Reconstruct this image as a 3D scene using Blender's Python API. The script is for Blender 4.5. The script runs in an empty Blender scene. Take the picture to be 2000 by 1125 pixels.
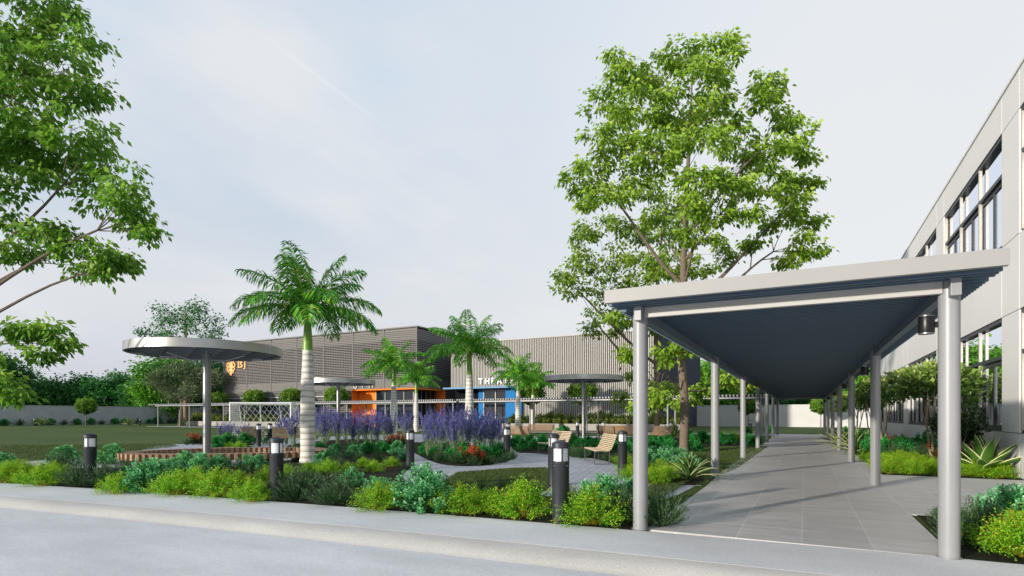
import bpy, math, random
import numpy as np
from mathutils import Vector, Matrix

random.seed(7); RNG = np.random.default_rng(11)
R = math.radians
SC = bpy.context.scene
COL = SC.collection

# ------------------------------------------------------------------ camera
F = 1101.0; HX, HY = 1000.0, 812.0; EYE = 1.5
YAW = R(27.45)
cw, sw = math.cos(YAW), math.sin(YAW)
def pt(px, d, z=0.0):                      # a point seen at column px, at depth d along the view axis
    l = (px-HX)/F*d
    return Vector((-sw*d+cw*l, cw*d+sw*l, z))
def G(px, py, z=0.0):                      # ground point (height z) from the survey pixel
    return pt(px, (EYE-z)*F/(py-HY), z)
def P3(px, py, d):                         # point from pixel and depth
    return pt(px, d, EYE+(HY-py)/F*d)
def px_of(v):
    d = -sw*v.x+cw*v.y; l = cw*v.x+sw*v.y
    return HX+F*l/max(d, .01)

cam = bpy.data.cameras.new("camera"); co = bpy.data.objects.new("camera", cam); COL.objects.link(co)
cam.sensor_width = 36; cam.lens = F/2000*36; cam.shift_y = (HY-562.5)/2000
cam.clip_end = 5000; cam.clip_start = .05
co.location = (0, 0, EYE); co.rotation_euler = (R(90), 0, YAW)
SC.camera = co

# ------------------------------------------------------------------ material helpers
def newmat(name):
    m = bpy.data.materials.new(name); m.use_nodes = True
    nt = m.node_tree; nt.nodes.clear()
    return m, nt, nt.nodes, nt.links
def nd(nt, t, **k):
    n = nt.nodes.new(t)
    for a, b in k.items(): setattr(n, a, b)
    return n
def ramp(nt, fac, stops):
    r = nt.nodes.new('ShaderNodeValToRGB')
    e = r.color_ramp.elements
    while len(e) < len(stops): e.new(.5)
    for i, (p, c) in enumerate(stops):
        e[i].position = p; e[i].color = (*c, 1)
    nt.links.new(fac, r.inputs[0]); return r.outputs[0]
def math_n(nt, op, a, b=None):
    n = nt.nodes.new('ShaderNodeMath'); n.operation = op
    for i, v in enumerate((a, b)):
        if v is None: continue
        if isinstance(v, (int, float)): n.inputs[i].default_value = v
        else: nt.links.new(v, n.inputs[i])
    return n.outputs[0]
def mixc(nt, f, a, b, mode='MIX'):
    n = nt.nodes.new('ShaderNodeMix'); n.data_type = 'RGBA'; n.blend_type = mode
    for i, v in ((0, f), (6, a), (7, b)):
        if isinstance(v, (int, float)): n.inputs[i].default_value = v
        elif isinstance(v, tuple): n.inputs[i].default_value = (*v, 1)
        else: nt.links.new(v, n.inputs[i])
    return n.outputs[2]
def noise(nt, vec, scale, detail=4, rough=.55):
    n = nt.nodes.new('ShaderNodeTexNoise'); n.inputs['Scale'].default_value = scale
    n.inputs['Detail'].default_value = detail; n.inputs['Roughness'].default_value = rough
    if vec is not None: nt.links.new(vec, n.inputs['Vector'])
    return n.outputs['Fac']
def scalev(nt, vec, s):
    n = nt.nodes.new('ShaderNodeMapping'); n.inputs['Scale'].default_value = s
    nt.links.new(vec, n.inputs['Vector']); return n.outputs[0]
def finish(nt, color, rough=.6, metal=0., bump=None, bstr=.3, bdist=.01, spec=.5, coat=0):
    p = nt.nodes.new('ShaderNodeBsdfPrincipled'); o = nt.nodes.new('ShaderNodeOutputMaterial')
    if isinstance(color, tuple): p.inputs['Base Color'].default_value = (*color, 1)
    else: nt.links.new(color, p.inputs['Base Color'])
    if isinstance(rough, (int, float)): p.inputs['Roughness'].default_value = rough
    else: nt.links.new(rough, p.inputs['Roughness'])
    p.inputs['Metallic'].default_value = metal
    p.inputs['Specular IOR Level'].default_value = spec
    if coat: p.inputs['Coat Weight'].default_value = coat
    if bump is not None:
        b = nt.nodes.new('ShaderNodeBump'); b.inputs['Strength'].default_value = bstr
        b.inputs['Distance'].default_value = bdist
        nt.links.new(bump, b.inputs['Height']); nt.links.new(b.outputs[0], p.inputs['Normal'])
    nt.links.new(p.outputs[0], o.inputs[0]); return p
def paint(name, c, rough=.45, metal=0., var=.08, scale=2.5, bump=.0, spec=.5, streak=False):
    m, nt, N, L = newmat(name)
    g = nd(nt, 'ShaderNodeNewGeometry').outputs['Position']
    v = scalev(nt, g, (1, 1, .25)) if streak else g
    f = noise(nt, v, scale, 6)
    lo = tuple(x*(1-var*1.6) for x in c); hi = tuple(min(1, x*(1+var*1.2)) for x in c)
    col = ramp(nt, f, [(.25, lo), (.75, hi)])
    finish(nt, col, rough, metal, bump=noise(nt, g, 60, 4) if bump else None, bstr=bump, spec=spec)
    return m
def leafmat(name, stops, transl=.35, rough=.5, spec=.35, objvar=.12):
    m, nt, N, L = newmat(name)
    a = nd(nt, 'ShaderNodeAttribute', attribute_name='rnd')
    c = ramp(nt, a.outputs['Fac'], stops)
    oi = nd(nt, 'ShaderNodeObjectInfo')
    hs = nd(nt, 'ShaderNodeHueSaturation')
    L.new(c, hs.inputs['Color'])
    L.new(math_n(nt, 'ADD', math_n(nt, 'MULTIPLY', oi.outputs['Random'], 2*objvar), 1-objvar), hs.inputs['Value'])
    c = hs.outputs[0]
    p = nd(nt, 'ShaderNodeBsdfPrincipled'); L.new(c, p.inputs['Base Color'])
    p.inputs['Roughness'].default_value = rough; p.inputs['Specular IOR Level'].default_value = spec
    t = nd(nt, 'ShaderNodeBsdfTranslucent')
    tc = mixc(nt, .5, c, (.9, 1., .25), 'MULTIPLY'); L.new(mixc(nt, .5, c, tc), t.inputs[0])
    mx = nd(nt, 'ShaderNodeMixShader'); mx.inputs[0].default_value = transl
    L.new(p.outputs[0], mx.inputs[1]); L.new(t.outputs[0], mx.inputs[2])
    o = nd(nt, 'ShaderNodeOutputMaterial'); L.new(mx.outputs[0], o.inputs[0])
    return m

# ------------------------------------------------------------------ mesh builder
class MB:
    def __init__(s): s.v = []; s.f = []; s.m = []; s.n = 0
    def add(s, verts, faces, mi=0):
        b = s.n; s.v.extend([tuple(v) for v in verts]); s.n += len(verts)
        s.f.extend([tuple(b+i for i in f) for f in faces]); s.m.extend([mi]*len(faces))
    def box(s, c, size, mi=0, rz=0., M=None):
        x, y, z = size[0]/2, size[1]/2, size[2]/2
        vs = [Vector((a*x, b*y, d*z)) for d in (-1, 1) for b in (-1, 1) for a in (-1, 1)]
        if M is None: M = Matrix.Rotation(rz, 3, 'Z')
        vs = [M@v+Vector(c) for v in vs]
        s.add(vs, [(0, 2, 3, 1), (4, 5, 7, 6), (0, 1, 5, 4), (2, 6, 7, 3), (0, 4, 6, 2), (1, 3, 7, 5)], mi)
    def b2(s, x0, x1, y0, y1, z0, z1, mi=0):
        s.box(((x0+x1)/2, (y0+y1)/2, (z0+z1)/2), (abs(x1-x0), abs(y1-y0), abs(z1-z0)), mi)
    def lathe(s, c, prof, n=24, mi=0, caps=True):     # prof list of (r,z)
        vs = []; fs = []
        for r, z in prof:
            for k in range(n):
                a = 2*math.pi*k/n; vs.append((c[0]+r*math.cos(a), c[1]+r*math.sin(a), c[2]+z))
        for j in range(len(prof)-1):
            for k in range(n):
                k2 = (k+1) % n; fs.append((j*n+k, j*n+k2, (j+1)*n+k2, (j+1)*n+k))
        if caps:
            fs.append(tuple(range(n-1, -1, -1))); fs.append(tuple((len(prof)-1)*n+k for k in range(n)))
        s.add(vs, fs, mi)
    def tube(s, pts, rad, n=6, mi=0, cap=True):
        pts = [Vector(p) for p in pts]; k = len(pts)
        if not hasattr(rad, '__len__'): rad = [rad]*k
        vs = []; fs = []; prev = None
        for i, p in enumerate(pts):
            t = (pts[min(i+1, k-1)]-pts[max(i-1, 0)])
            if t.length < 1e-9: t = Vector((0, 0, 1))
            t.normalize()
            if prev is None:
                a = Vector((1, 0, 0)) if abs(t.x) < .8 else Vector((0, 1, 0))
                u = (a-t*a.dot(t)).normalized()
            else:
                u = prev-t*prev.dot(t)
                u = u.normalized() if u.length > 1e-6 else t.orthogonal().normalized()
            prev = u; w = t.cross(u)
            for q in range(n):
                a = 2*math.pi*q/n
                vs.append(p+(u*math.cos(a)+w*math.sin(a))*rad[i])
        for i in range(k-1):
            for q in range(n):
                q2 = (q+1) % n; fs.append((i*n+q, i*n+q2, (i+1)*n+q2, (i+1)*n+q))
        if cap:
            fs.append(tuple(range(n-1, -1, -1))); fs.append(tuple((k-1)*n+q for q in range(n)))
        s.add(vs, fs, mi)
    def poly(s, pts, z=None, mi=0):
        vs = [(p[0], p[1], p[2] if z is None else z) for p in pts]
        s.add(vs, [tuple(range(len(vs)))], mi)
    def build(s, name, mats, parent=None, smooth=False, loc=(0, 0, 0), bevel=0):
        me = bpy.data.meshes.new(name)
        me.from_pydata(s.v, [], s.f)
        if not isinstance(mats, (list, tuple)): mats = [mats]
        for m in mats: me.materials.append(m)
        me.polygons.foreach_set('material_index', s.m)
        if smooth:
            me.polygons.foreach_set('use_smooth', [True]*len(s.f))
            me.update()
            try: me.set_sharp_from_angle(angle=R(35))
            except Exception: pass
        me.update()
        o = bpy.data.objects.new(name, me); COL.objects.link(o)
        if parent is not None: o.parent = parent
        else: o.location = loc
        if bevel:
            b = o.modifiers.new('bevel', 'BEVEL'); b.width = bevel; b.segments = 2; b.limit_method = 'ANGLE'; b.angle_limit = R(50)
        return o
def empty(name, loc=(0, 0, 0), rz=0.):
    o = bpy.data.objects.new(name, None); COL.objects.link(o); o.location = loc; o.rotation_euler = (0, 0, rz)
    o.empty_display_size = .2
    return o
def tag(o, label=None, cat=None, group=None, kind=None):
    if label: o['label'] = label
    if cat: o['category'] = cat
    if group: o['group'] = group
    if kind: o['kind'] = kind
    return o
def kids(o): return [c for c in bpy.data.objects if c.parent == o]
def copy_tree(o, parent=None, ch=None):
    c = o.copy(); COL.objects.link(c)
    if parent is not None: c.parent = parent
    for k in (KIDS.get(o.name) or kids(o)): copy_tree(k, c)
    return c
KIDS = {}

# leaf cloud (numpy): P base, D direction, N normal
def unit(a): return a/np.maximum(np.linalg.norm(a, axis=1, keepdims=True), 1e-9)
def rand_dirs(n): return unit(RNG.normal(size=(n, 3)))
def leaf_arrays(P, D, N, Ln, W, fold=.25, mid=.45):
    n = len(P); D = unit(D); N = N-D*np.sum(N*D, axis=1, keepdims=True); N = unit(N); S = np.cross(D, N)
    Ln = np.broadcast_to(np.asarray(Ln, float), (n,))[:, None]; W = np.broadcast_to(np.asarray(W, float), (n,))[:, None]
    m = P+D*Ln*mid+N*W*fold
    v = np.stack([P, m+S*W/2, P+D*Ln, m-S*W/2, P+D*Ln*mid], axis=1).reshape(-1, 3)
    b = np.arange(n)[:, None]*5
    f = np.stack([b+0, b+1, b+4, b+1, b+2, b+4, b+2, b+3, b+4, b+3, b+0, b+4], axis=2).reshape(-1, 3)
    return v, f
def leaf_object(name, chunks, mats, parent=None):
    """chunks: list of (verts, tris, rnd per leaf-vertex, material index)"""
    V = np.concatenate([c[0] for c in chunks]); off = 0; Fs = []; rn = []; mi = []
    for v, f, r, m in chunks:
        Fs.append(f+off); off += len(v); rn.append(r); mi.append(np.full(len(f), m, np.int32))
    Fa = np.concatenate(Fs); rn = np.concatenate(rn); mi = np.concatenate(mi)
    me = bpy.data.meshes.new(name); nf = len(Fa)
    me.vertices.add(len(V)); me.vertices.foreach_set('co', V.astype(np.float32).ravel())
    me.loops.add(nf*3); me.loops.foreach_set('vertex_index', Fa.astype(np.int32).ravel())
    me.polygons.add(nf); me.polygons.foreach_set('loop_start', np.arange(0, nf*3, 3, dtype=np.int32))
    me.polygons.foreach_set('loop_total', np.full(nf, 3, np.int32))
    if not isinstance(mats, (list, tuple)): mats = [mats]
    for m in mats: me.materials.append(m)
    me.polygons.foreach_set('material_index', mi)
    at = me.attributes.new('rnd', 'FLOAT', 'POINT'); at.data.foreach_set('value', rn.astype(np.float32))
    me.update(calc_edges=True); me.validate()
    o = bpy.data.objects.new(name, me); COL.objects.link(o)
    if parent is not None: o.parent = parent
    return o
def chunk(P, D, N, Ln, W, fold=.25, mid=.45, rnd=None, mi=0):
    v, f = leaf_arrays(P, D, N, Ln, W, fold, mid)
    r = np.repeat(RNG.random(len(P)) if rnd is None else rnd, 5)
    return (v, f, r, mi)
def tubes_chunk(mb, val=.5, mi=0):
    """triangulate a MB into a chunk"""
    V = np.array(mb.v, float); T = []
    for f in mb.f:
        for k in range(1, len(f)-1): T.append((f[0], f[k], f[k+1]))
    return (V, np.array(T, np.int64), np.full(len(V), val), mi)

# ------------------------------------------------------------------ materials
def concrete(name, c, scale=1., pits=False, stain=.25):
    m, nt, N, L = newmat(name)
    g = nd(nt, 'ShaderNodeNewGeometry').outputs['Position']
    big = noise(nt, scalev(nt, g, (.35, .9, 1)), .9*scale, 6, .6)
    fine = noise(nt, g, 45*scale, 5, .7)
    c1 = tuple(x*(1-stain) for x in c); c2 = tuple(min(1, x*1.08) for x in c)
    a = ramp(nt, big, [(.3, c1), (.68, c2)])
    a = mixc(nt, .55, a, ramp(nt, fine, [(.3, (.62, .62, .62)), (.65, (1.1, 1.1, 1.1))]), 'MULTIPLY')
    spk = noise(nt, g, 260, 2, .5)
    a = mixc(nt, .35, a, ramp(nt, spk, [(.35, (.5, .5, .5)), (.5, (1, 1, 1))]), 'MULTIPLY')
    if pits:
        vo = nd(nt, 'ShaderNodeTexVoronoi'); vo.inputs['Scale'].default_value = 9; L.new(g, vo.inputs['Vector'])
        pm = ramp(nt, vo.outputs['Distance'], [(.035, (.35, .33, .3)), (.07, (1, 1, 1))])
        sel = ramp(nt, noise(nt, g, 7, 2), [(.5, (1, 1, 1)), (.52, (0, 0, 0))])
        a = mixc(nt, sel, a, mixc(nt, 1., a, pm, 'MULTIPLY'))
    finish(nt, a, .85, bump=fine, bstr=.35, bdist=.006, spec=.25)
    return m
M_road = concrete('road_concrete', (.70, .695, .69), stain=.22)
M_walk = concrete('sidewalk_concrete', (.70, .69, .685), stain=.18)
M_kerb = concrete('kerb_concrete', (.60, .575, .53), pits=True, stain=.2)

def tile_mat():
    m, nt, N, L = newmat('walkway_tiles')
    g = nd(nt, 'ShaderNodeNewGeometry').outputs['Position']
    s = nd(nt, 'ShaderNodeSeparateXYZ'); L.new(g, s.inputs[0])
    def joint(v, off, per, w):
        a = math_n(nt, 'FRACT', math_n(nt, 'DIVIDE', math_n(nt, 'ADD', v, off+100*per), per))
        a = math_n(nt, 'ABSOLUTE', math_n(nt, 'SUBTRACT', a, .5))
        return math_n(nt, 'GREATER_THAN', a, .5-w/per)
    jx = joint(s.outputs[0], .03, .72, .008); jy = joint(s.outputs[1], -.3, .72, .005)
    # per tile shade
    fx = math_n(nt, 'FLOOR', math_n(nt, 'DIVIDE', math_n(nt, 'ADD', s.outputs[0], .03+72), .72))
    fy = math_n(nt, 'FLOOR', math_n(nt, 'DIVIDE', math_n(nt, 'ADD', s.outputs[1], -.3+72), .72))
    cb = nd(nt, 'ShaderNodeCombineXYZ'); L.new(fx, cb.inputs[0]); L.new(fy, cb.inputs[1])
    wn = nd(nt, 'ShaderNodeTexWhiteNoise'); L.new(cb.outputs[0], wn.inputs['Vector'])
    st = noise(nt, scalev(nt, g, (.6, 5, 1)), 1.2, 7, .65)
    base = ramp(nt, st, [(.3, (.44, .425, .415)), (.7, (.59, .57, .555))])
    base = mixc(nt, .5, base, ramp(nt, wn.outputs['Value'], [(0, (.82, .82, .84)), (1, (1.08, 1.07, 1.05))]), 'MULTIPLY')
    base = mixc(nt, math_n(nt, 'MULTIPLY', jx, .38), base, (.80, .78, .75))
    base = mixc(nt, math_n(nt, 'MULTIPLY', jy, .5), base, (.22, .22, .22))
    rg = ramp(nt, noise(nt, g, 3, 5), [(.3, (.38,)*3), (.7, (.62,)*3)])
    finish(nt, base, rg, bump=noise(nt, g, 80, 3), bstr=.12, bdist=.003, spec=.45)
    return m
M_tile = tile_mat()

def paver_mat():
    m, nt, N, L = newmat('plaza_pavers')
    g = nd(nt, 'ShaderNodeNewGeometry').outputs['Position']
    mp = nd(nt, 'ShaderNodeMapping'); mp.inputs['Rotation'].default_value = (0, 0, R(38)); L.new(g, mp.inputs[0])
    b = nd(nt, 'ShaderNodeTexBrick'); L.new(mp.outputs[0], b.inputs['Vector'])
    b.inputs['Scale'].default_value = 1; b.inputs['Brick Width'].default_value = .30; b.inputs['Row Height'].default_value = .13
    b.inputs['Mortar Size'].default_value = .012; b.inputs['Mortar Smooth'].default_value = .3
    b.inputs['Color1'].default_value = (.52, .525, .555, 1); b.inputs['Color2'].default_value = (.42, .425, .45, 1)
    b.inputs['Mortar'].default_value = (.10, .105, .12, 1); b.inputs['Bias'].default_value = .1
    f = noise(nt, g, 1.2, 5)
    c = mixc(nt, .6, b.outputs['Color'], ramp(nt, f, [(.3, (.8, .8, .82)), (.7, (1.1, 1.1, 1.08))]), 'MULTIPLY')
    c = mixc(nt, .4, c, ramp(nt, noise(nt, g, 90, 4), [(.3, (.7, .7, .7)), (.7, (1.15, 1.15, 1.15))]), 'MULTIPLY')
    inv = math_n(nt, 'SUBTRACT', 1, b.outputs['Fac'])
    finish(nt, c, .8, bump=inv, bstr=.5, bdist=.01, spec=.3)
    return m
M_paver = paver_mat()

def lawn_mat():
    m, nt, N, L = newmat('lawn_grass')
    g = nd(nt, 'ShaderNodeNewGeometry').outputs['Position']
    a = noise(nt, g, .12, 5, .6); b = noise(nt, g, 14, 5, .7); st = noise(nt, scalev(nt, g, (.05, .5, 1)), .5, 3)
    c = ramp(nt, a, [(.3, (.045, .082, .018)), (.7, (.085, .122, .030))])
    c = mixc(nt, .5, c, ramp(nt, st, [(.35, (.75, .8, .7)), (.65, (1.25, 1.15, 1.1))]), 'MULTIPLY')
    c = mixc(nt, .7, c, ramp(nt, b, [(.3, (.55, .6, .5)), (.7, (1.35, 1.3, 1.1))]), 'MULTIPLY')
    finish(nt, c, .9, bump=b, bstr=.6, bdist=.03, spec=.15)
    return m
M_lawn = lawn_mat()
M_soil = paint('planting_soil_mulch', (.028, .026, .016), .95, var=.5, scale=20, bump=.8, spec=.1)
M_wallL = concrete('wall_render_shaded', (.42, .425, .43), stain=.12)  # greyer copy of the wall render, its shade put into the colour
M_wallB = concrete('wall_render_sunlit', (.60, .59, .57), stain=.1)  # paler copy of the wall render, sunlight put into the colour
M_fascia = paint('fascia_pale_grey', (.295, .29, .28), .5, var=.02, spec=.3)
M_bright = paint('beam_grey_brightened', (.42, .41, .39), .5, var=.02, spec=.3)  # lighter grey makes up for the fascia's shadow on the beam
M_post = paint('canopy_grey_paint', (.255, .26, .268), .4, var=.03, spec=.5)
M_under = paint('louvre_shadow_blue', (.068, .112, .165), .6, var=.05)  # shade beneath the pale slats put into this dark blue
M_endwhite = paint('louvre_end_white', (.44, .445, .45), .4, var=.03)
M_beam = paint('side_beam_grey_blue', (.13, .16, .205), .5, var=.04)
M_grey2 = paint('louvre_end_grey', (.27, .275, .285), .5, var=.03)
M_clad = paint('cladding_warm_white', (.70, .675, .65), .42, var=.025, scale=.5)
M_joint = paint('joint_dark', (.12, .11, .10), .7)
M_frameD = paint('window_frame_dark', (.022, .026, .032), .4, metal=.2)
M_fin = paint('fin_beige', (.42, .39, .34), .45, var=.04)
M_boll = paint('bollard_graphite', (.035, .038, .045), .42, metal=.35, var=.1, bump=.05)
M_blackm = paint('black_metal', (.012, .012, .013), .35, metal=.4)
M_steel = paint('steel_grey', (.24, .24, .245), .35, metal=.85, var=.05)
M_rim = paint('rim_brushed_metal', (.42, .415, .405), .38, metal=.75, var=.06)
M_latt = paint('lattice_grey', (.11, .115, .13), .5, metal=.3)
M_white = paint('white_paint', (.78, .78, .78), .4, var=.04)
M_orange = paint('orange_panel', (.95, .24, .035), .9, var=.04, scale=.6, spec=.05)
M_blue = paint('blue_panel', (.03, .17, .42), .9, var=.04, scale=.6, spec=.05)
M_bluel = paint('blue_slab', (.16, .30, .46), .9, var=.04, spec=.05)
M_taupe = paint('screen_slat_taupe', (.195, .185, .176), .85, var=.02, scale=.4, spec=.1)
M_taupeD = paint('screen_backing_dark', (.045, .042, .041), .9, var=.1, spec=.05)
M_rib = paint('theatre_rib_panel', (.43, .41, .38), .85, var=.012, scale=.4, spec=.1)
M_ribD = paint('theatre_rib_groove', (.085, .08, .077), .9, spec=.05)
M_plant = concrete('planter_wall_render', (.40, .375, .345), stain=.15)
M_sideShade = paint('theatre_side_shade', (.055, .062, .08), .9, spec=.1, var=.08, scale=.3)  # dark tone carries the shade on the side wall
M_dark = paint('interior_dark', (.010, .011, .014), .95, spec=.02)

def wood_mat(name, c1, c2):
    m, nt, N, L = newmat(name)
    tc = nd(nt, 'ShaderNodeTexCoord').outputs['Object']
    f = noise(nt, scalev(nt, tc, (3, 30, 30)), 2, 6, .6)
    oi = nd(nt, 'ShaderNodeObjectInfo')
    c = ramp(nt, f, [(.3, c1), (.7, c2)])
    finish(nt, c, .6, bump=f, bstr=.15, bdist=.003, spec=.3)
    return m
M_wood = wood_mat('bench_slat_wood', (.42, .31, .19), (.66, .52, .36))
M_wood4 = wood_mat('bench_slat_shaded', (.22, .13, .07), (.38, .25, .14))  # darker copy of the slat wood, shade on the rear benches painted in
M_wood2 = wood_mat('timber_block_brown', (.16, .075, .04), (.32, .17, .095))
M_wood3 = wood_mat('timber_block_pale', (.30, .18, .10), (.44, .30, .19))

def glass_mat(name, dark=(.012, .016, .022), refl=.7, tint=(.8, .86, .95)):
    m, nt, N, L = newmat(name)
    d = nd(nt, 'ShaderNodeBsdfDiffuse'); d.inputs[0].default_value = (*dark, 1)
    gl = nd(nt, 'ShaderNodeBsdfGlossy'); gl.inputs[0].default_value = (*tint, 1); gl.inputs['Roughness'].default_value = .01
    lw = nd(nt, 'ShaderNodeLayerWeight'); lw.inputs[0].default_value = refl
    mx = nd(nt, 'ShaderNodeMixShader'); L.new(math_n(nt, 'MAXIMUM', lw.outputs['Facing'], refl*.8), mx.inputs[0])
    L.new(d.outputs[0], mx.inputs[1]); L.new(gl.outputs[0], mx.inputs[2])
    o = nd(nt, 'ShaderNodeOutputMaterial'); L.new(mx.outputs[0], o.inputs[0])
    return m
M_glass = glass_mat('window_glass', refl=.95, tint=(.88, .92, 1.))
M_glassD = glass_mat('dark_entrance_glass', refl=.16, tint=(.40, .45, .52))

def emis(name, c, s, base=(.5, .5, .5)):
    m, nt, N, L = newmat(name)
    p = finish(nt, base, .4)
    p.inputs['Emission Color'].default_value = (*c, 1); p.inputs['Emission Strength'].default_value = s
    return m
M_gold = emis('sign_gold_lit', (1., .42, .12), .55, (.75, .45, .18))
M_letter = emis('sign_letter_white', (1, .95, .85), .25, (.8, .8, .78))
M_letter2 = emis('sign_letter_grey', (1, .95, .85), .05, (.5, .5, .49))
M_lens = emis('lamp_lens_white', (1, 1, 1), .05, (.72, .74, .76))
M_glow = emis('lamp_end_lit', (1, .93, .82), .08, (.8, .8, .8))

def bark(name, c1, c2, sc=6):
    m, nt, N, L = newmat(name)
    g = nd(nt, 'ShaderNodeNewGeometry').outputs['Position']
    f = noise(nt, scalev(nt, g, (1, 1, 3.2)), sc*2, 7, .7); b = noise(nt, scalev(nt, g, (1, 1, .35)), sc*4, 5, .7)
    c = mixc(nt, .5, ramp(nt, f, [(.32, c1), (.66, c2)]), ramp(nt, b, [(.3, c1), (.7, c2)]))
    finish(nt, c, .9, bump=b, bstr=.8, bdist=.02, spec=.15); return m
M_bark = bark('tree_bark', (.07, .052, .040), (.25, .195, .15))
M_bark2 = bark('pale_bark', (.22, .16, .11), (.42, .32, .23))
def palm_bark():
    m, nt, N, L = newmat('palm_trunk_rings')
    tc = nd(nt, 'ShaderNodeTexCoord').outputs['Object']
    s = nd(nt, 'ShaderNodeSeparateXYZ'); L.new(tc, s.inputs[0])
    z = math_n(nt, 'ADD', s.outputs[2], math_n(nt, 'MULTIPLY', noise(nt, tc, 4, 4), .05))
    fr = math_n(nt, 'FRACT', math_n(nt, 'MULTIPLY', z, 5.2))
    ring = ramp(nt, fr, [(0, (.34, .32, .28)), (.12, (.52, .50, .45)), (.5, (.76, .74, .69)), (.9, (.70, .67, .62)), (1, (.34, .32, .28))])
    st = noise(nt, scalev(nt, tc, (1, 1, 22)), 3, 5, .6)
    c = mixc(nt, .6, ring, ramp(nt, st, [(.35, (.55, .53, .48)), (.62, (1.05, 1.03, 1))]), 'MULTIPLY')
    finish(nt, c, .8, bump=st, bstr=.3, bdist=.01, spec=.2); return m
M_palmtrunk = palm_bark()
M_shaft = paint('palm_crownshaft_green', (.16, .33, .025), .4, var=.12, scale=5)

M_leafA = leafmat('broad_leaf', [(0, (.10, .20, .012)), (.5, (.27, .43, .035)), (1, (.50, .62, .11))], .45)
M_leafL = leafmat('left_tree_leaf', [(0, (.07, .20, .02)), (.5, (.19, .38, .04)), (1, (.38, .56, .10))], .48)  # deeper green leaves of the left tree
M_leafBG = leafmat('distant_leaf', [(0, (.015, .085, .018)), (.5, (.035, .17, .03)), (1, (.08, .28, .05))], .3)
M_leafBGlime = leafmat('distant_lime_leaf', [(0, (.05, .19, .01)), (.5, (.12, .34, .02)), (1, (.22, .46, .04))], .3)
M_leafOlive = leafmat('olive_leaf', [(0, (.06, .10, .05)), (.5, (.15, .20, .10)), (1, (.30, .35, .2))], .2)
M_leafFic = leafmat('ficus_leaf', [(0, (.05, .13, .010)), (.5, (.14, .29, .02)), (1, (.28, .44, .05))], .25)
M_leafMag = leafmat('small_tree_leaf', [(0, (.04, .11, .015)), (.5, (.17, .28, .045)), (1, (.45, .52, .14))], .22, rough=.35)
M_leafDk = leafmat('dark_shrub_leaf', [(0, (.015, .04, .010)), (.6, (.045, .09, .02)), (1, (.13, .18, .05))], .18, rough=.35)
M_lime = leafmat('lime_shrub_leaf', [(0, (.03, .13, .005)), (.35, (.11, .34, .010)), (.75, (.26, .53, .018)), (.93, (.42, .58, .025)), (1, (.50, .33, .04))], .38)
M_teal = leafmat('teal_shrub_leaf', [(0, (.02, .14, .03)), (.35, (.07, .34, .10)), (.7, (.22, .60, .26)), (1, (.55, .84, .52))], .3)
M_tealD = leafmat('green_hedge_leaf', [(0, (.010, .12, .02)), (.5, (.03, .28, .05)), (1, (.10, .46, .11))], .3)
M_rose = leafmat('rosemary_leaf', [(0, (.018, .055, .018)), (.5, (.055, .125, .042)), (1, (.18, .27, .13))], .2)
M_hedge = leafmat('planter_hedge_leaf', [(0, (.06, .11, .02)), (.5, (.22, .30, .06)), (1, (.46, .52, .15))], .2)
M_sagestem = leafmat('sage_stem', [(0, (.12, .24, .08)), (.5, (.28, .40, .20)), (1, (.55, .62, .44))], .2)
M_sagefl = leafmat('sage_flower', [(0, (.06, .05, .30)), (.5, (.13, .11, .47)), (1, (.30, .26, .68))], .25)
M_red = leafmat('red_flower', [(0, (.16, .010, .005)), (.5, (.42, .05, .012)), (1, (.62, .16, .04))], .2)
M_agG = leafmat('agave_green', [(0, (.025, .085, .012)), (1, (.09, .20, .035))], .12, rough=.35)
M_agY = leafmat('agave_margin', [(0, (.50, .52, .22)), (1, (.72, .72, .40))], .15, rough=.4)
M_palmL = leafmat('palm_leaflet', [(0, (.02, .14, .008)), (.5, (.10, .42, .018)), (.82, (.26, .62, .035)), (1, (.60, .62, .09))], .3, rough=.35, spec=.5)
M_grass = leafmat('grass_blade', [(0, (.03, .06, .012)), (.5, (.06, .10, .02)), (1, (.12, .16, .04))], .3)
M_twig = paint('twig_brown', (.10, .06, .035), .9, var=.3)

# ------------------------------------------------------------------ ground setting
def edgeY(x):
    s = max(0., 1.-max(x, -45.)); return 7.4-(.035*s+.0031*s*s)
XS = [-1500, -300, -100, -60]+[-45+.75*i for i in range(0, 84)]+[20, 60, 300, 1500]
def strip(name, prof, mat, kind='structure'):
    """prof: list of (offset from planting edge, z)"""
    mb = MB(); n = len(prof)
    vs = []; fs = []
    for x in XS:
        e = edgeY(x)
        for off, z in prof:
            vs.append((x, (e+off) if abs(off) < 1000 else off, z))
    for i in range(len(XS)-1):
        for j in range(n-1):
            a = i*n+j; fs.append((a, a+n, a+n+1, a+1))
    mb.add(vs, fs)
    o = mb.build(name, mat, smooth=True); tag(o, kind=kind); return o
strip('road', [(-1300, -.1), (-400, -.1), (-60, -.1), (-10, -.1), (-1.76, -.1)], M_road)
strip('kerb', [(-1.80, -.104), (-1.76, -.0985), (-1.70, -.074), (-1.60, -.035), (-1.48, -.012), (-1.36, -.001), (-1.28, .002)], M_kerb)
strip('sidewalk', [(-1.285, -.02), (-1.28, 0.0035), (-.6, .004), (0, .004), (.012, -.03)], M_walk)
strip('ground', [(-.005, -.02), (3, -.012), (40, -.012), (200, -.012), (1800, -.012)], M_lawn)

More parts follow.
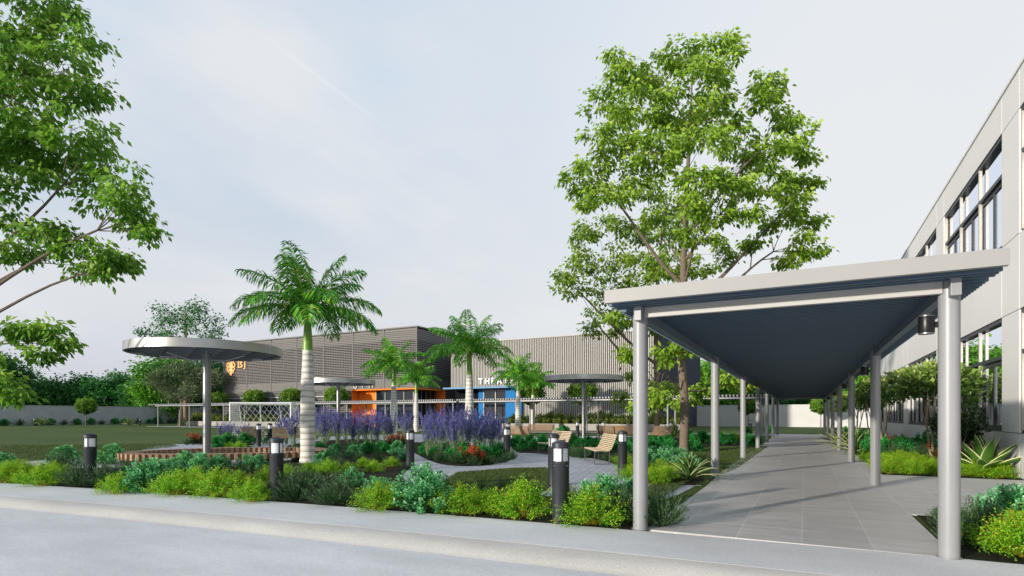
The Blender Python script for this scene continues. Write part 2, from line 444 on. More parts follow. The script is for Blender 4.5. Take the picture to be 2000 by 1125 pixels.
def sheet(name, pts, z, mat, kind='structure', th=0):
    mb = MB(); mb.poly(pts, z)
    if th:
        n = len(pts)
        vs = [(p[0], p[1], z) for p in pts]+[(p[0], p[1], z-th) for p in pts]
        mb.add(vs, [(i, i+n, (i+1) % n+n, (i+1) % n) for i in range(n)])
    o = mb.build(name, mat); tag(o, kind=kind); return o
def smooth_loop(pts, it=2):
    pts = [Vector((p[0], p[1])) for p in pts]
    for _ in range(it):
        q = []
        for i in range(len(pts)):
            a, b = pts[i], pts[(i+1) % len(pts)]; q += [a*.75+b*.25, a*.25+b*.75]
        pts = q
    return pts
PX = lambda *l: [G(a, b) for a, b in l]
# walkways
sheet('walkway', [(-2.0, 46.49), (-1.98, 16), (-1.86, 12.5), (-1.86, 7.41), (1.42, 7.41), (1.42, 10.4), (4.6, 10.4), (9, 10.4), (9, 17.05), (1.75, 17.05), (1.75, 50.9), (-2.3, 50.9), (-2.3, 46.49)], .004, M_tile, th=.05)
sheet('cross_path', [(-82, 46.5), (-2.31, 46.5), (-2.31, 50.9), (-82, 50.9)], .004, M_paver, th=.05)
# plaza pavers
plaza = smooth_loop(PX((1375, 948), (1362, 948), (1352, 952), (1300, 978), (1150, 985), (1010, 960), (860, 985), (700, 960), (560, 925), (330, 915), (60, 912), (20, 901), (240, 893), (300, 870), (380, 866), (470, 868), (520, 858), (800, 846), (1000, 856), (1140, 852), (1220, 850), (1255, 856), (1240, 880), (1215, 905), (1260, 928)), 2)
sheet('plaza', plaza, -.002, M_paver, th=.04)
# lawn patch inside the plaza and planting soil
sheet('lawn_patch', PX((893, 923), (1000, 915), (1068, 914), (1078, 930), (1070, 958), (960, 975), (830, 965)), .006, M_lawn)
SOIL = []
def soil(z, *px, raw=None):
    pts = smooth_loop(PX(*px) if raw is None else raw, 2); SOIL.append(pts)
    sheet('planting_bed', pts, z, M_soil)
fb = [(x, edgeY(x)+.01) for x in (-24, -20, -16, -12, -9, -6, -4, -2.35, -1.9)]
soil(.004, raw=[Vector(p) for p in fb]+PX((1318, 990), (1300, 972), (1150, 982), (1070, 966), (960, 978), (850, 966), (790, 945), (785, 925), (812, 905), (800, 880), (610, 880), (560, 905), (350, 914), (200, 914), (0, 914))+[Vector((-26, 8))])
soil(.005, (850, 905), (890, 911), (960, 909), (1003, 898), (1008, 888), (985, 876), (900, 868), (800, 862), (790, 872), (815, 888))
soil(.005, (560, 885), (700, 884), (790, 880), (790, 862), (700, 856), (560, 866))
soil(.005, (1000, 862), (998, 884), (1045, 885), (1135, 893), (1150, 894), (1205, 905), (1230, 942), (1300, 946), (1392, 949), (1345, 905), (1300, 885), (1330, 868), (1340, 856), (1240, 852))
soil(.005, (1345, 852), (1340, 884), (1390, 878), (1480, 880), (1485, 860), (1450, 848))
soil(.005, (415, 868), (410, 880), (490, 880), (495, 862), (450, 858))
sheet('planting_bed', [(1.76, 17.1), (4.5, 17.1), (4.5, 49), (1.76, 49)], .002, M_soil)
sheet('planting_bed', [(1.5, 7.42), (9, 7.42), (9, 10.38), (1.5, 10.38)], .002, M_soil)

# ------------------------------------------------------------------ main covered walkway
PY = [7.4+7*k for k in range(7)]
cwk = empty('covered_walkway', (-.29, 7.4, 0)); OFF = Vector((-.29, 7.4, 0))
tag(cwk, 'long grey covered walkway with round posts and dark louvred ceiling along the tiled path', 'covered walkway')
def rel(mb, off): mb.v = [(v[0]-off[0], v[1]-off[1], v[2]-off[2]) for v in mb.v]
def bld(mb, name, mat, root, off, **k):
    rel(mb, off); return mb.build(name, mat, root, **k)
for X in (-1.93, 1.35):
    for y in PY:
        mb = MB(); mb.lathe((X, y, 0), [(.096, 0), (.096, 2.96)], 32); mb.lathe((X, y, 0), [(.115, .004), (.115, .012)], 24)
        bld(mb, 'post', M_post, cwk, OFF, smooth=True)
def louvre_roof(x0, x1, y0, y1, z0, z1, per, th, along, root, off, ends=None):
    ends = ends or M_endwhite
    mb = MB()
    if along == 'X':                 # blades run along X, repeated along Y
        y = y0+per
        while y < y1-per*.5:
            if root is cwk and (abs(y-7.4) < .075 or abs(y-49.4) < .075): y += per; continue
            b = MB(); b.b2(x0, x1, y-th/2, y+th/2, z0, z1)
            mb.add(b.v, [b.f[i] for i in (0, 1, 2, 3)], 0); mb.add(b.v, [b.f[4], b.f[5]], 1)
            y += per
    else:
        x = x0+per
        while x < x1-per*.5:
            b = MB(); b.b2(x-th/2, x+th/2, y0, y1, z0, z1)
            mb.add(b.v, [b.f[i] for i in (0, 1, 4, 5)], 0); mb.add(b.v, [b.f[2], b.f[3]], 1)
            x += per
    return bld(mb, 'louvre_blades', [M_under, ends], root, off)
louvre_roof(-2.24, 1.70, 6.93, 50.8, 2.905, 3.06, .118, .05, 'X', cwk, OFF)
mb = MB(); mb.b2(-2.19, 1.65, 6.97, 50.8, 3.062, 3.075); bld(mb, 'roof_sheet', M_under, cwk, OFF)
mb = MB(); mb.b2(-2.25, 1.71, 6.86, 6.93, 2.92, 3.085); bld(mb, 'front_fascia', M_fascia, cwk, OFF, bevel=.004)
mb = MB(); mb.b2(-2.25, 1.71, 50.82, 50.9, 2.90, 3.085); bld(mb, 'rear_fascia', M_post, cwk, OFF)
for X in (-1.93, 1.35):
    mb = MB(); mb.b2(X-.05, X+.05, 7.35, 50.4, 2.785, 2.903); bld(mb, 'side_beam', M_beam, cwk, OFF)
for i, y in enumerate(PY):
    if i in (0, 6):
        mb = MB(); mb.b2(-1.86, 1.28, y-.09, y-.02, 2.78, 2.952); bld(mb, 'cross_beam', M_bright, cwk, OFF, bevel=.003)
for X in (-1.93, 1.35):
    mb = MB(); mb.b2(X-.045+.02, X+.045+.02, 7.18, 7.32, 2.73, 3.0); bld(mb, 'bracket', M_post, cwk, OFF, bevel=.004)

# lamps on the right-hand posts
def make_lamp():
    r = empty('post_lamp')
    mb = MB(); mb.lathe((0, 0, 0), [(.073, -.085), (.075, -.08), (.075, .085), (.073, .09)], 28, caps=False); mb.build('shade', M_blackm, r, smooth=True)
    mb = MB(); mb.lathe((0, 0, 0), [(.071, .088), (.071, .099)], 28); mb.lathe((0, 0, 0), [(.071, -.097), (.071, -.083)], 28); mb.build('end_ring', M_steel, r, smooth=True)
    mb = MB(); mb.b2(.074, .10, -.025, .025, -.03, .03); mb.build('bracket', M_blackm, r)
    return r
lampnames = ['nearest', 'second', 'third', 'fourth', 'fifth', 'sixth', 'farthest']
p = make_lamp()
for i, y in enumerate(PY):
    o = p if i == 0 else copy_tree(p)
    o.location = (1.35-.096-.1, y, 2.47)
    tag(o, f'black cylinder lamp on the {lampnames[i]} right-hand post of the covered walkway', 'lamp', 'lamps on the walkway posts')

# ------------------------------------------------------------------ cross canopy in front of the buildings
OFF2 = Vector((-42, 48.6, 0)); cc = empty('covered_walkway', OFF2)
tag(cc, 'low slatted canopy on thin posts running across in front of the grey buildings', 'covered walkway')
x = -80.
while x < -2.5:
    for y in (47, 50.05):
        mb = MB(); mb.lathe((x, y, 0), [(.075, 0), (.075, 2.9)], 14); bld(mb, 'post', M_post, cc, OFF2, smooth=True)
    x += 7
louvre_roof(-81.3, -2.5, 46.6, 50.5, 2.98, 3.12, .27, .13, 'Y', cc, OFF2, M_grey2)
mb = MB(); mb.b2(-81.3, -2.5, 46.7, 50.4, 3.122, 3.135); bld(mb, 'roof_sheet', M_latt, cc, OFF2)
for y in (47, 50.05):
    mb = MB(); mb.b2(-80.6, -2.6, y-.05, y+.05, 2.84, 2.978); bld(mb, 'side_beam', M_endwhite, cc, OFF2)
mb = MB(); mb.b2(-81.42, -81.3, 46.55, 50.55, 2.95, 3.15); bld(mb, 'end_fascia', M_endwhite, cc, OFF2)

# ------------------------------------------------------------------ classroom building on the right
X0 = 4.55; OFF3 = Vector((12, 30, 0)); cb = empty('classroom_building', OFF3)
tag(cb, 'two storey pale clad building with deep set window bands at the right edge', 'building')
YA, YB = 2.4, 50.2; ZT = 9.8; DP = .42
bays = [(18.9+8.25*k, 25.8+8.25*k) for k in range(-2, 4) if 18.9+8.25*k < YB-1]
bays = [(a, min(b, YB-.8)) for a, b in bays]
wins = [(1.08, 4.05, 3.03), (5.87, 8.85, 7.8)]
# facade panels: bands between windows
mb = MB(); jt = .009
zb = [(0, 1.08), (4.05, 5.87), (8.85, ZT)]
cuts = sorted({YA, YB, *[v for b in bays for v in b]})
for z0, z1 in zb:
    for a, b in zip(cuts[:-1], cuts[1:]):
        mb.b2(X0, X0+.06, a+jt, b-jt, z0+jt, z1-jt)
for z0, z1 in ((1.08, 4.05), (5.87, 8.85)):
    for (a, b), (a2, b2_) in zip(bays[:-1], bays[1:]):
        mb.b2(X0, X0+.06, b+jt, a2-jt, z0+jt, z1-jt)
    mb.b2(X0, X0+.06, YA+jt, bays[0][0]-jt, z0+jt, z1-jt)
    mb.b2(X0, X0+.06, bays[-1][1]+jt, YB-jt, z0+jt, z1-jt)
bld(mb, 'wall', M_clad, cb, OFF3, bevel=.004)
mb = MB()
for z0, z1 in zb: mb.b2(X0+.062, X0+.9, YA, YB, z0+(.001 if z0 else 0), z1-.002)
for (a, b), (a2, b2_) in zip(bays[:-1], bays[1:]):
    mb.b2(X0+.062, X0+.9, b, a2, 1.08, 4.05); mb.b2(X0+.062, X0+.9, b, a2, 5.87, 8.85)
bld(mb, 'wall_core', M_fin, cb, OFF3)
mb = MB(); mb.b2(X0+.95, X0+16, YA, YB, 0, ZT-.05); mb.b2(X0+.9, X0+.95, YA, YB, 0, ZT-.05); bld(mb, 'interior', M_dark, cb, OFF3)
mb = MB(); mb.b2(X0-.03, X0+16, YA-.03, YB+.03, ZT, ZT+.07); bld(mb, 'roof', M_clad, cb, OFF3)
mb = MB(); mb.b2(X0+.001, X0+16, YB+.003, YB+.06, 0, ZT-.001); bld(mb, 'end_wall', M_clad, cb, OFF3)
for (a, b) in bays:
    for z0, z1, zt in wins:
        w = MB()
        w.b2(X0+.03, X0+.20, a+.001, b-.001, z1-.10, z1-.002)         # head
        w.b2(X0+.05, X0+.20, a+.001, b-.001, z0+.002, z0+.07)        # sill
        w.b2(X0+.035, X0+.16, a+.002, b-.002, zt-.05, zt+.05)         # transom
        n = 3; s = (b-a)/n
        for k in range(n):
            y0, y1 = a+k*s, a+(k+1)*s
            for yy in (y0+.06, (y0+y1)/2, y1-.06):
                hi = zt-.05
                if yy == (y0+y1)/2: w.b2(X0+.10, X0+.16, yy-.05, yy+.05, z0+.071, hi-.001)
                else: w.b2(X0+.10, X0+.16, yy-.03, yy+.03, z0+.071, hi-.001)
            w.b2(X0+.102, X0+.158, y0+.03, y1-.03, hi-.12, hi-.002)
            w.b2(X0+.102, X0+.158, y0+.03, y1-.03, z0+.072, z0+.16)
        wo = bld(w, 'window', M_frameD, cb, OFF3)
        for k in range(n+1):
            fn = MB(); yy = a+k*s; yy = min(max(yy, a+.05), b-.05)
            fn.b2(X0+.025, X0+.098, yy-.045, yy+.045, z0+.071, zt-.051); fn.b2(X0+.025, X0+.098, yy-.045, yy+.045, zt+.051, z1-.101)
            rel(fn, OFF3); fn.build('fin', M_fin, wo)
        g = MB(); g.b2(X0+.135, X0+.14, a+.005, b-.005, z0+.01, z1-.01)
        rel(g, OFF3); g.build('pane', M_glass, wo)

# ------------------------------------------------------------------ gym
OFF4 = Vector((-61, 60, 0)); gy = empty('gym_building', OFF4)
tag(gy, 'grey slatted gym block with an orange framed corner entrance', 'building')
XL, XR, YF, ZG = -79.3, -42.6, 56.5, 12.5
PXL = -53.1; ZP = 4.8; YS = 62.4
mb = MB()                                                   # dark core
mb.b2(XL+.4, XR-1.35, YF+1.25, 90, 0, ZG-.3); mb.b2(XL+.4, PXL-.1, YF+.4, YF+1.24, 0, ZG-.3)
mb.b2(PXL-.1, XR-.4, YF+.4, YF+1.24, ZP+.05, ZG-.3); mb.b2(XR-1.34, XR-.4, YF+1.25, YS, ZP+.05, ZG-.3)
mb.b2(XR-1.34, XR-.4, YS+.1, 90, 0, ZG-.3)
bld(mb, 'wall_core', M_taupeD, gy, OFF4)
seams = [XL]+[XL+(XR-XL)/7*k for k in range(1, 7)]+[XR]
def inopen(z): return z < ZP+.1
mb = MB(); z = .25
while z < ZG-.1:
    band = z > ZG-1.5 or 5.1 < z < 6.1 or (z > 5 and z < 5.6)
    h = .12 if not band else .18
    mb.b2(XL, (PXL-.12) if inopen(z) else XR, YF, YF+.10, z-h/2, z+h/2)
    if inopen(z): mb.b2(XR-.10, XR, YS+.12, 90, z-h/2, z+h/2)
    else: mb.b2(XR-.10, XR, YF+.101, 90, z-h/2, z+h/2)
    z += .23
bld(mb, 'screen', M_taupe, gy, OFF4)
mb = MB(); mb.b2(XL+.05, XR-.12, YF+.11, YF+.135, ZG-1.35, ZG-.05); mb.b2(XL+.05, XR-.12, YF+.11, YF+.135, 5.0, 6.3)
bld(mb, 'screen_band', M_taupe, gy, OFF4)
mb = MB(); xx = XL+.3
while xx < XR:
    mb.b2(xx-.03, xx+.03, YF+.14, YF+.20, .1 if xx < PXL-.2 else ZP+.1, ZG-.15); xx += .45
for s in seams: mb.b2(max(s-.07, XL-.02), min(s+.07, XR+.01), YF-.05, YF+.098, 0 if s < PXL else ZP+.1, ZG)
bld(mb, 'screen_grid', M_taupe, gy, OFF4)
for s in (68, 75, 82):
    mb = MB(); mb.b2(XR-.09, XR+.04, s-.07, s+.07, 0, ZG); bld(mb, 'screen_post', M_taupe, gy, OFF4)
mb = MB(); mb.b2(XL-.05, XR+.06, YF-.07, 90, ZG+.001, ZG+.16); bld(mb, 'parapet', M_taupe, gy, OFF4)
mb = MB(); mb.b2(XL, PXL-.13, YF-.06, YF-.002, 4.1, 4.22); bld(mb, 'ledge', M_endwhite, gy, OFF4)
# portal
mb = MB()
mb.b2(PXL-.1, PXL+.02, YF-.15, YF+1.2, 0, ZP); mb.b2(PXL-.1, XR+.15, YF-.15, YS+.1, ZP+.001, ZP+.14)
mb.b2(PXL+.021, -50.1, YF+1.1, YF+1.2, 0, ZP)
mb.b2(-43.9, XR+.15, YS, YS+.1, 0, ZP); 
bld(mb, 'entrance_portal', M_orange, gy, OFF4)
mb = MB(); mb.b2(-50.1, -44.0, YF+1.15, YF+1.2, 0, ZP); mb.b2(-43.95, -43.9, YF+1.2, YS-.01, 0, ZP)
go = bld(mb, 'entrance_glass', M_glassD, gy, OFF4)
mb = MB()
for xx in np.linspace(-50.05, -43.95, 5): mb.b2(xx-.05, xx+.05, YF+1.05, YF+1.14, 0, ZP-.01)
mb.b2(-50.05, -44, YF+1.06, YF+1.13, 3.0, 3.12)
for yy in np.linspace(YF+1.6, YS-.3, 5): mb.b2(-43.89, -43.8, yy-.05, yy+.05, 0, ZP-.01)
bld(mb, 'entrance_frame', M_post, gy, OFF4)
# ground-floor glazing and side annex
mb = MB(); mb.b2(-77, -58, YF-.02, YF-.012, .9, 3.3); bld(mb, 'window', M_glassD, gy, OFF4)
mb = MB()
for xx in np.linspace(-77, -58, 9): mb.b2(xx-.04, xx+.04, YF-.07, YF-.021, .85, 3.35)
bld(mb, 'window_frame', M_frameD, gy, OFF4)
mb = MB(); mb.b2(-84, XL-.1, YF+.3, 70, 0, 3.6); bld(mb, 'annex', M_taupeD, gy, OFF4)
mb = MB(); mb.b2(-83.8, XL-.2, YF+.28, YF+.29, .4, 3.2); bld(mb, 'window', M_glassD, gy, OFF4)

def text_mesh(name, txt, size, loc, mat, root, off, depth=.06, rot=(R(90), 0, 0), sp=1.):
    c = bpy.data.curves.new(name, 'FONT'); c.body = txt; c.size = size; c.extrude = depth; c.space_character = sp
    t = bpy.data.objects.new('tmp_text', c); COL.objects.link(t)
    dg = bpy.context.evaluated_depsgraph_get(); me = bpy.data.meshes.new_from_object(t.evaluated_get(dg))
    bpy.data.objects.remove(t); me.materials.clear(); me.materials.append(mat)
    o = bpy.data.objects.new(name, me); COL.objects.link(o); o.parent = root
    o.location = Vector(loc)-Vector(off); o.rotation_euler = rot; return o
for ch, xx in zip('GYM', (-52.9, -51.55, -50.2)):
    text_mesh('letter', ch, 1.0, (xx, YF-.15, 5.1), M_letter2, gy, OFF4)
# emblem: shield-shaped crest of curled ribbons with the letters ISJ
mb = MB()
cx, cz, yy = -77.35, 8.6, YF-.2
def curl(x, z, r, t0, t1, w=.09, k=.55):
    pts = [(cx+x+r*(1-k*u)*math.cos(t0+(t1-t0)*u), yy, cz+z+r*(1-k*u)*math.sin(t0+(t1-t0)*u)) for u in np.linspace(0, 1, 12)]
    mb.tube(pts, [w*(1-.4*u) for u in np.linspace(0, 1, 12)], 6)
for s in (-1, 1):
    curl(s*.62, .55, .36, R(90), R(90)+s*R(-300)); curl(s*.55, -.05, .33, R(120), R(120)+s*R(-280))
    curl(s*.30, -.45, .26, R(60), R(60)+s*R(-260)); curl(s*.3, .95, .28, R(0), s*R(250))
curl(0, .25, .3, 0, R(330), .12); curl(0, -.75, .22, R(90), R(400), .09)
for (a, b, c, d) in ((0, .8, .55, .5), (0, .35, .6, .5), (0, -.1, .46, .45), (0, -.5, .3, .4), (0, -.85, .16, .3)):
    mb.box((cx+a, yy+.05, cz+b), (c, .08, d))
bld(mb, 'emblem', M_gold, gy, OFF4)
text_mesh('letter', 'I', 1.25, (-75.75, YF-.2, 8.75), M_gold, gy, OFF4)
text_mesh('letter', 'S', 1.25, (-75.25, YF-.2, 8.75), M_gold, gy, OFF4)
text_mesh('letter', 'J', 1.25, (-74.35, YF-.2, 8.75), M_gold, gy, OFF4)
mb = MB(); mb.b2(-75.82, -75.30, YF-.24, YF-.16, 8.74, 8.82); mb.b2(-75.82, -75.30, YF-.24, YF-.16, 9.57, 9.65); mb.b2(-74.1, -73.7, YF-.24, YF-.16, 9.57, 9.65)
bld(mb, 'letter_serif', M_gold, gy, OFF4)

# ------------------------------------------------------------------ theatre
OFF5 = Vector((-27, 64, 0)); th = empty('theatre_building', OFF5)
tag(th, 'wide theatre block clad in vertical pale ribs with a blue framed entrance', 'building')
TL, TR, TY, TZ = -39.6, -13.8, 59.5, 10.5; BP = -29.6
mb = MB(); mb.b2(BP, TR-.02, TY+.1, TY+.5, 0, TZ-.1); mb.b2(TL, BP-.001, TY+.1, TY+.5, 5.0, TZ-.1); mb.b2(TL, TR-.02, TY+1.8, 87, 0, TZ-.1)
mb.b2(TL, BP, TY+.5, TY+1.8, 5.0, 5.1)
bld(mb, 'wall', M_ribD, th, OFF5)
mb = MB(); xx = TL+.06
while xx < TR-.05:
    mb.b2(xx, xx+.11, TY-.02, TY+.098, 5.0 if xx < BP else .05, TZ-.02); xx += .22
bld(mb, 'ribs', M_rib, th, OFF5)
mb = MB(); mb.b2(TL-.05, TR+.06, TY-.08, 87, TZ, TZ+.12); bld(mb, 'parapet', M_rib, th, OFF5)
mb = MB(); mb.b2(TR-.015, TR+.05, TY-.03, 87, 0, TZ-.01); bld(mb, 'side_wall', M_sideShade, th, OFF5)
mb = MB(); mb.b2(TL-.3, BP-1.2, TY-1.3, TY-.03, 4.78, 4.98); bld(mb, 'entrance_slab', M_bluel, th, OFF5)
mb = MB(); mb.b2(-31.6, BP, TY+.02, TY+.12, 0, 4.99); mb.b2(-35.9, -35.2, TY+.6, TY+.7, 0, 4.99); mb.b2(BP+.001, BP+.12, TY-.35, TY+.1, 0, 4.9)
mb.b2(-31.8, -31.601, TY+.02, TY+1.0, 0, 4.99)
bld(mb, 'entrance_portal', M_blue, th, OFF5)
mb = MB(); mb.b2(-35.2, -31.8, TY+.7, TY+.75, 0, 4.99); bld(mb, 'entrance_glass', M_glassD, th, OFF5)
mb = MB(); mb.b2(TL, -35.9, TY+1.0, TY+1.1, 0, 4.99); bld(mb, 'entrance_wall', M_dark, th, OFF5)
mb = MB()
for xx in (-35.15, -33.5, -31.85): mb.b2(xx-.05, xx+.05, TY+.6, TY+.69, 0, 4.98)
mb.b2(-35.1, -31.9, TY+.61, TY+.68, 3.35, 3.5)
bld(mb, 'entrance_frame', M_post, th, OFF5)
for i, ch in enumerate('THEATER'):
    text_mesh('letter', ch, 1.0, (-35.4+.87*i, TY-.25, 5.35), M_letter, th, OFF5)

# ------------------------------------------------------------------ walls and planters
mb = MB(); mb.b2(-108.3, -108, -60, 84.3, 0, 3.1); mb.b2(-108.34, -107.96, -60, 84.3, 3.101, 3.16)
o = mb.build('boundary_wall', M_wallL); tag(o, 'long grey boundary wall beyond the lawn at the left', 'wall')
mb = MB(); mb.b2(-107.99, 60, 84, 84.3, 0, 2.95); mb.b2(-107.99, 60, 83.96, 84.34, 2.951, 3.0)
o = mb.build('boundary_wall', M_wallB); tag(o, 'pale sunlit boundary wall closing the end of the covered path', 'wall')
def planter(x0, x1, y0, y1, label):
    r = empty('planter', ((x0+x1)/2, y0, 0)); off = Vector(((x0+x1)/2, y0, 0))
    m = MB(); m.b2(x0, x1, y0, y0+.2, 0, .68); m.b2(x0, x1, y1-.2, y1, 0, .68); m.b2(x0, x0+.2, y0+.2, y1-.2, 0, .68); m.b2(x1-.2, x1, y0+.2, y1-.2, 0, .68)
    bld(m, 'planter_wall', M_plant, r, off, bevel=.015)
    m = MB(); m.b2(x0+.21, x1-.21, y0+.21, y1-.21, 0, .6); bld(m, 'soil', M_soil, r, off)
    tag(r, label, 'planter', 'raised planters along the buildings')
planter(-84, -54.2, 53.6, 55.9, 'long low rendered planter along the gym wall, left of the orange entrance')
planter(-29.3, -10.2, 54, 56.8, 'long low rendered planter of hedges in front of the ribbed theatre wall')

# ------------------------------------------------------------------ bollards
def make_bollard():
    r = empty('bollard_light')
    mb = MB(); mb.lathe((0, 0, 0), [(.128, 0), (.128, .012), (.118, .013), (.118, .80), (.121, .805), (.121, .835), (.105, .84)], 28); mb.build('post', M_boll, r, smooth=True)
    mb = MB()
    for k in range(8): mb.lathe((0, 0, .845+k*.022), [(.092, 0), (.104, .004), (.104, .012), (.092, .016)], 24)
    mb.lathe((0, 0, .84), [(.086, 0), (.086, .19)], 20); mb.build('lens', M_lens, r, smooth=True)
    for k in range(4):
        mb = MB(); a = R(45+90*k+18); mb.box((.110*math.cos(a), .110*math.sin(a), .93), (.022, .018, .19), 0, rz=a)
        mb.build('guard_bar', M_boll, r)
    mb = MB(); mb.lathe((0, 0, 0), [(.118, 1.024), (.123, 1.03), (.123, 1.09), (.118, 1.096), (.05, 1.125), (.012, 1.132)], 28); mb.build('cap', M_boll, r, smooth=True)
    mb = MB()
    for k in range(4):
        a = R(90*k+10); mb.lathe((.1185*math.cos(a), .1185*math.sin(a), .785), [(.006, -.006), (.006, .006)], 8)
    mb.build('screw', M_steel, r)
    return r
bp = make_bollard()
bol = [((1095, 1019), 'front bollard among the lime shrubs beside the sidewalk', 1.02), ((1081, 948), 'bollard just behind the front one, partly hidden by it', 1),
 ((540, 977), 'bollard in the front bed just left of the nearest palm trunk', 1), ((176, 949), 'leftmost near bollard, behind dark rosemary and before the timber bench', 1),
 ((801, 917), 'bollard on the pale path between the two purple sage masses', 1), ((990, 896), 'bollard at the right tip of the purple sage island', 1),
 ((1216, 926), 'bollard on the ribbed paving right of the slatted bench', 1), ((505, 872), 'bollard beside the single chair in front of the football goal', 1),
 ((527, 869), 'bollard just right of the one beside the chair, nearer the ball', 1), ((1128, 855), 'bollard left of the pole of the right circular shade', 1),
 ((1178, 856), 'bollard seen above the back of the rear slatted bench', 1), ((993, 864), 'small bollard peeking over the bollard at the sage tip', 1),
 ((1310, 857), 'bollard between the two tree trunks by the rear bench', 1), ((1466, 843), 'bollard beyond the third left post near the end wall', .95),
 ((67, 832), 'leftmost tiny bollard at the foot of the grey boundary wall', 1), ((168, 832), 'tiny bollard behind the round lawn tree at the boundary wall', 1),
 ((273, 832), 'tiny bollard at the boundary wall left of the low canopy', 1)]
for i, ((a, b), lab, s) in enumerate(bol):
    o = bp if i == 0 else copy_tree(bp)
    o.location = G(a, b); o.scale = (s, s, s); o.rotation_euler = (0, 0, R(RNG.integers(0, 90)) if i else R(-30))
    tag(o, lab, 'bollard', 'bollard lights in the garden')

# ------------------------------------------------------------------ circular shades
def make_shade():
    r = empty('circular_shade'); RR = 2.32; z0 = 3.53; z1 = 3.80
    mb = MB(); mb.lathe((0, 0, 0), [(RR, z0), (RR, z1), (RR-.05, z1), (RR-.05, z0), (RR, z0)], 96, caps=False); mb.build('rim', M_rim, r, smooth=True)
    mb = MB()
    for fam in (R(38), R(-38)):
        u = Vector((math.cos(fam), math.sin(fam), 0)); w = Vector((-u.y, u.x, 0))
        k = -RR+.25
        while k < RR:
            h = math.sqrt(max(0, (RR-.06)**2-k*k))
            if h > .2:
                c = w*k; mb.box((c.x, c.y, z0+.12), (2*h, .035, .20 if fam > 0 else .196), 0, M=Matrix.Rotation(fam, 3, 'Z'))
            k += .80
    mb.build('lattice', M_latt, r)
    mb = MB(); mb.lathe((0, 0, 0), [(.19, 0), (.19, .02), (.125, .021), (.125, z0+.03)], 32); mb.build('pole', M_steel, r, smooth=True)
    for k in range(4):
        a = R(45+90*k); mb = MB(); mb.tube([(.1*math.cos(a), .1*math.sin(a), z0-.32), (1.15*math.cos(a), 1.15*math.sin(a), z0+.02)], .016, 8); mb.build('strut', M_endwhite, r, smooth=True)
    return r
sh = make_shade()
for i, (a, d, lab, rz) in enumerate([(404, 18.8, 'large near circular metal shade over the curved timber bench', 0), (661, 36.5, 'circular metal shade partly hidden behind the nearest palm trunk', .6), (1140, 33.2, 'circular metal shade standing behind the slatted benches before the theatre', 1.1)]):
    o = sh if i == 0 else copy_tree(sh)
    o.location = pt(a, d); o.rotation_euler = (0, 0, rz+R(10)); tag(o, lab, 'sun shade', 'circular sun shades in the garden')

# ------------------------------------------------------------------ curved timber bench
def timber_bench():
    ctrl = [Vector(p) for p in ((-18.4, 9.85), (-17.0, 10.25), (-15.7, 11.2), (-14.7, 12.6), (-14.6, 14.1), (-16.0, 14.9), (-17.7, 14.2), (-18.9, 12.9), (-19.5, 11.4), (-19.2, 10.3))]
    lp = smooth_loop(ctrl, 3); n = len(lp)
    # resample by arc length
    seg = [(lp[(i+1) % n]-lp[i]).length for i in range(n)]; tot = sum(seg); cnt = 150; out = []; i = 0; acc = 0
    for k in range(cnt):
        s = tot*k/cnt
        while acc+seg[i] < s: acc += seg[i]; i += 1
        out.append(lp[i]+(lp[(i+1) % n]-lp[i])*((s-acc)/seg[i]))
    ctr = sum(out, Vector((0, 0)))/cnt; off = Vector((ctr.x, ctr.y, 0)); r = empty('timber_bench', off)
    A = MB(); B = MB(); C = []
    for k in range(cnt):
        p, q = out[k], out[(k+1) % cnt]; t = (q-p); ang = math.atan2(t.y, t.x)
        nrm = Vector((t.y, -t.x)).normalized()
        gapz = (k//25) % 2
        w = .52+(.10 if k % 2 else 0)
        if gapz and k % 2: w = .36
        m = (A if k % 2 else B)
        m.box((p.x+nrm.x*(w-.5)*.25, p.y+nrm.y*(w-.5)*.25, .245+.002*(k % 2)), (t.length*(.93 if gapz else .985), w, .20), 0, rz=ang)
        if k % 12 == 0: C.append(((p.x, p.y, .072), (t.length*5, .26, .144), ang))
    bld(A, 'dark_blocks', M_wood2, r, off, bevel=.006); bld(B, 'pale_blocks', M_wood3, r, off, bevel=.006); 
    for c_, s_, a_ in C:
        q = MB(); q.box(c_, s_, 0, rz=a_); bld(q, 'base', M_blackm, r, off)
    tag(r, 'low curved bench of brown timber blocks looping around the near shade pole', 'bench')
timber_bench()

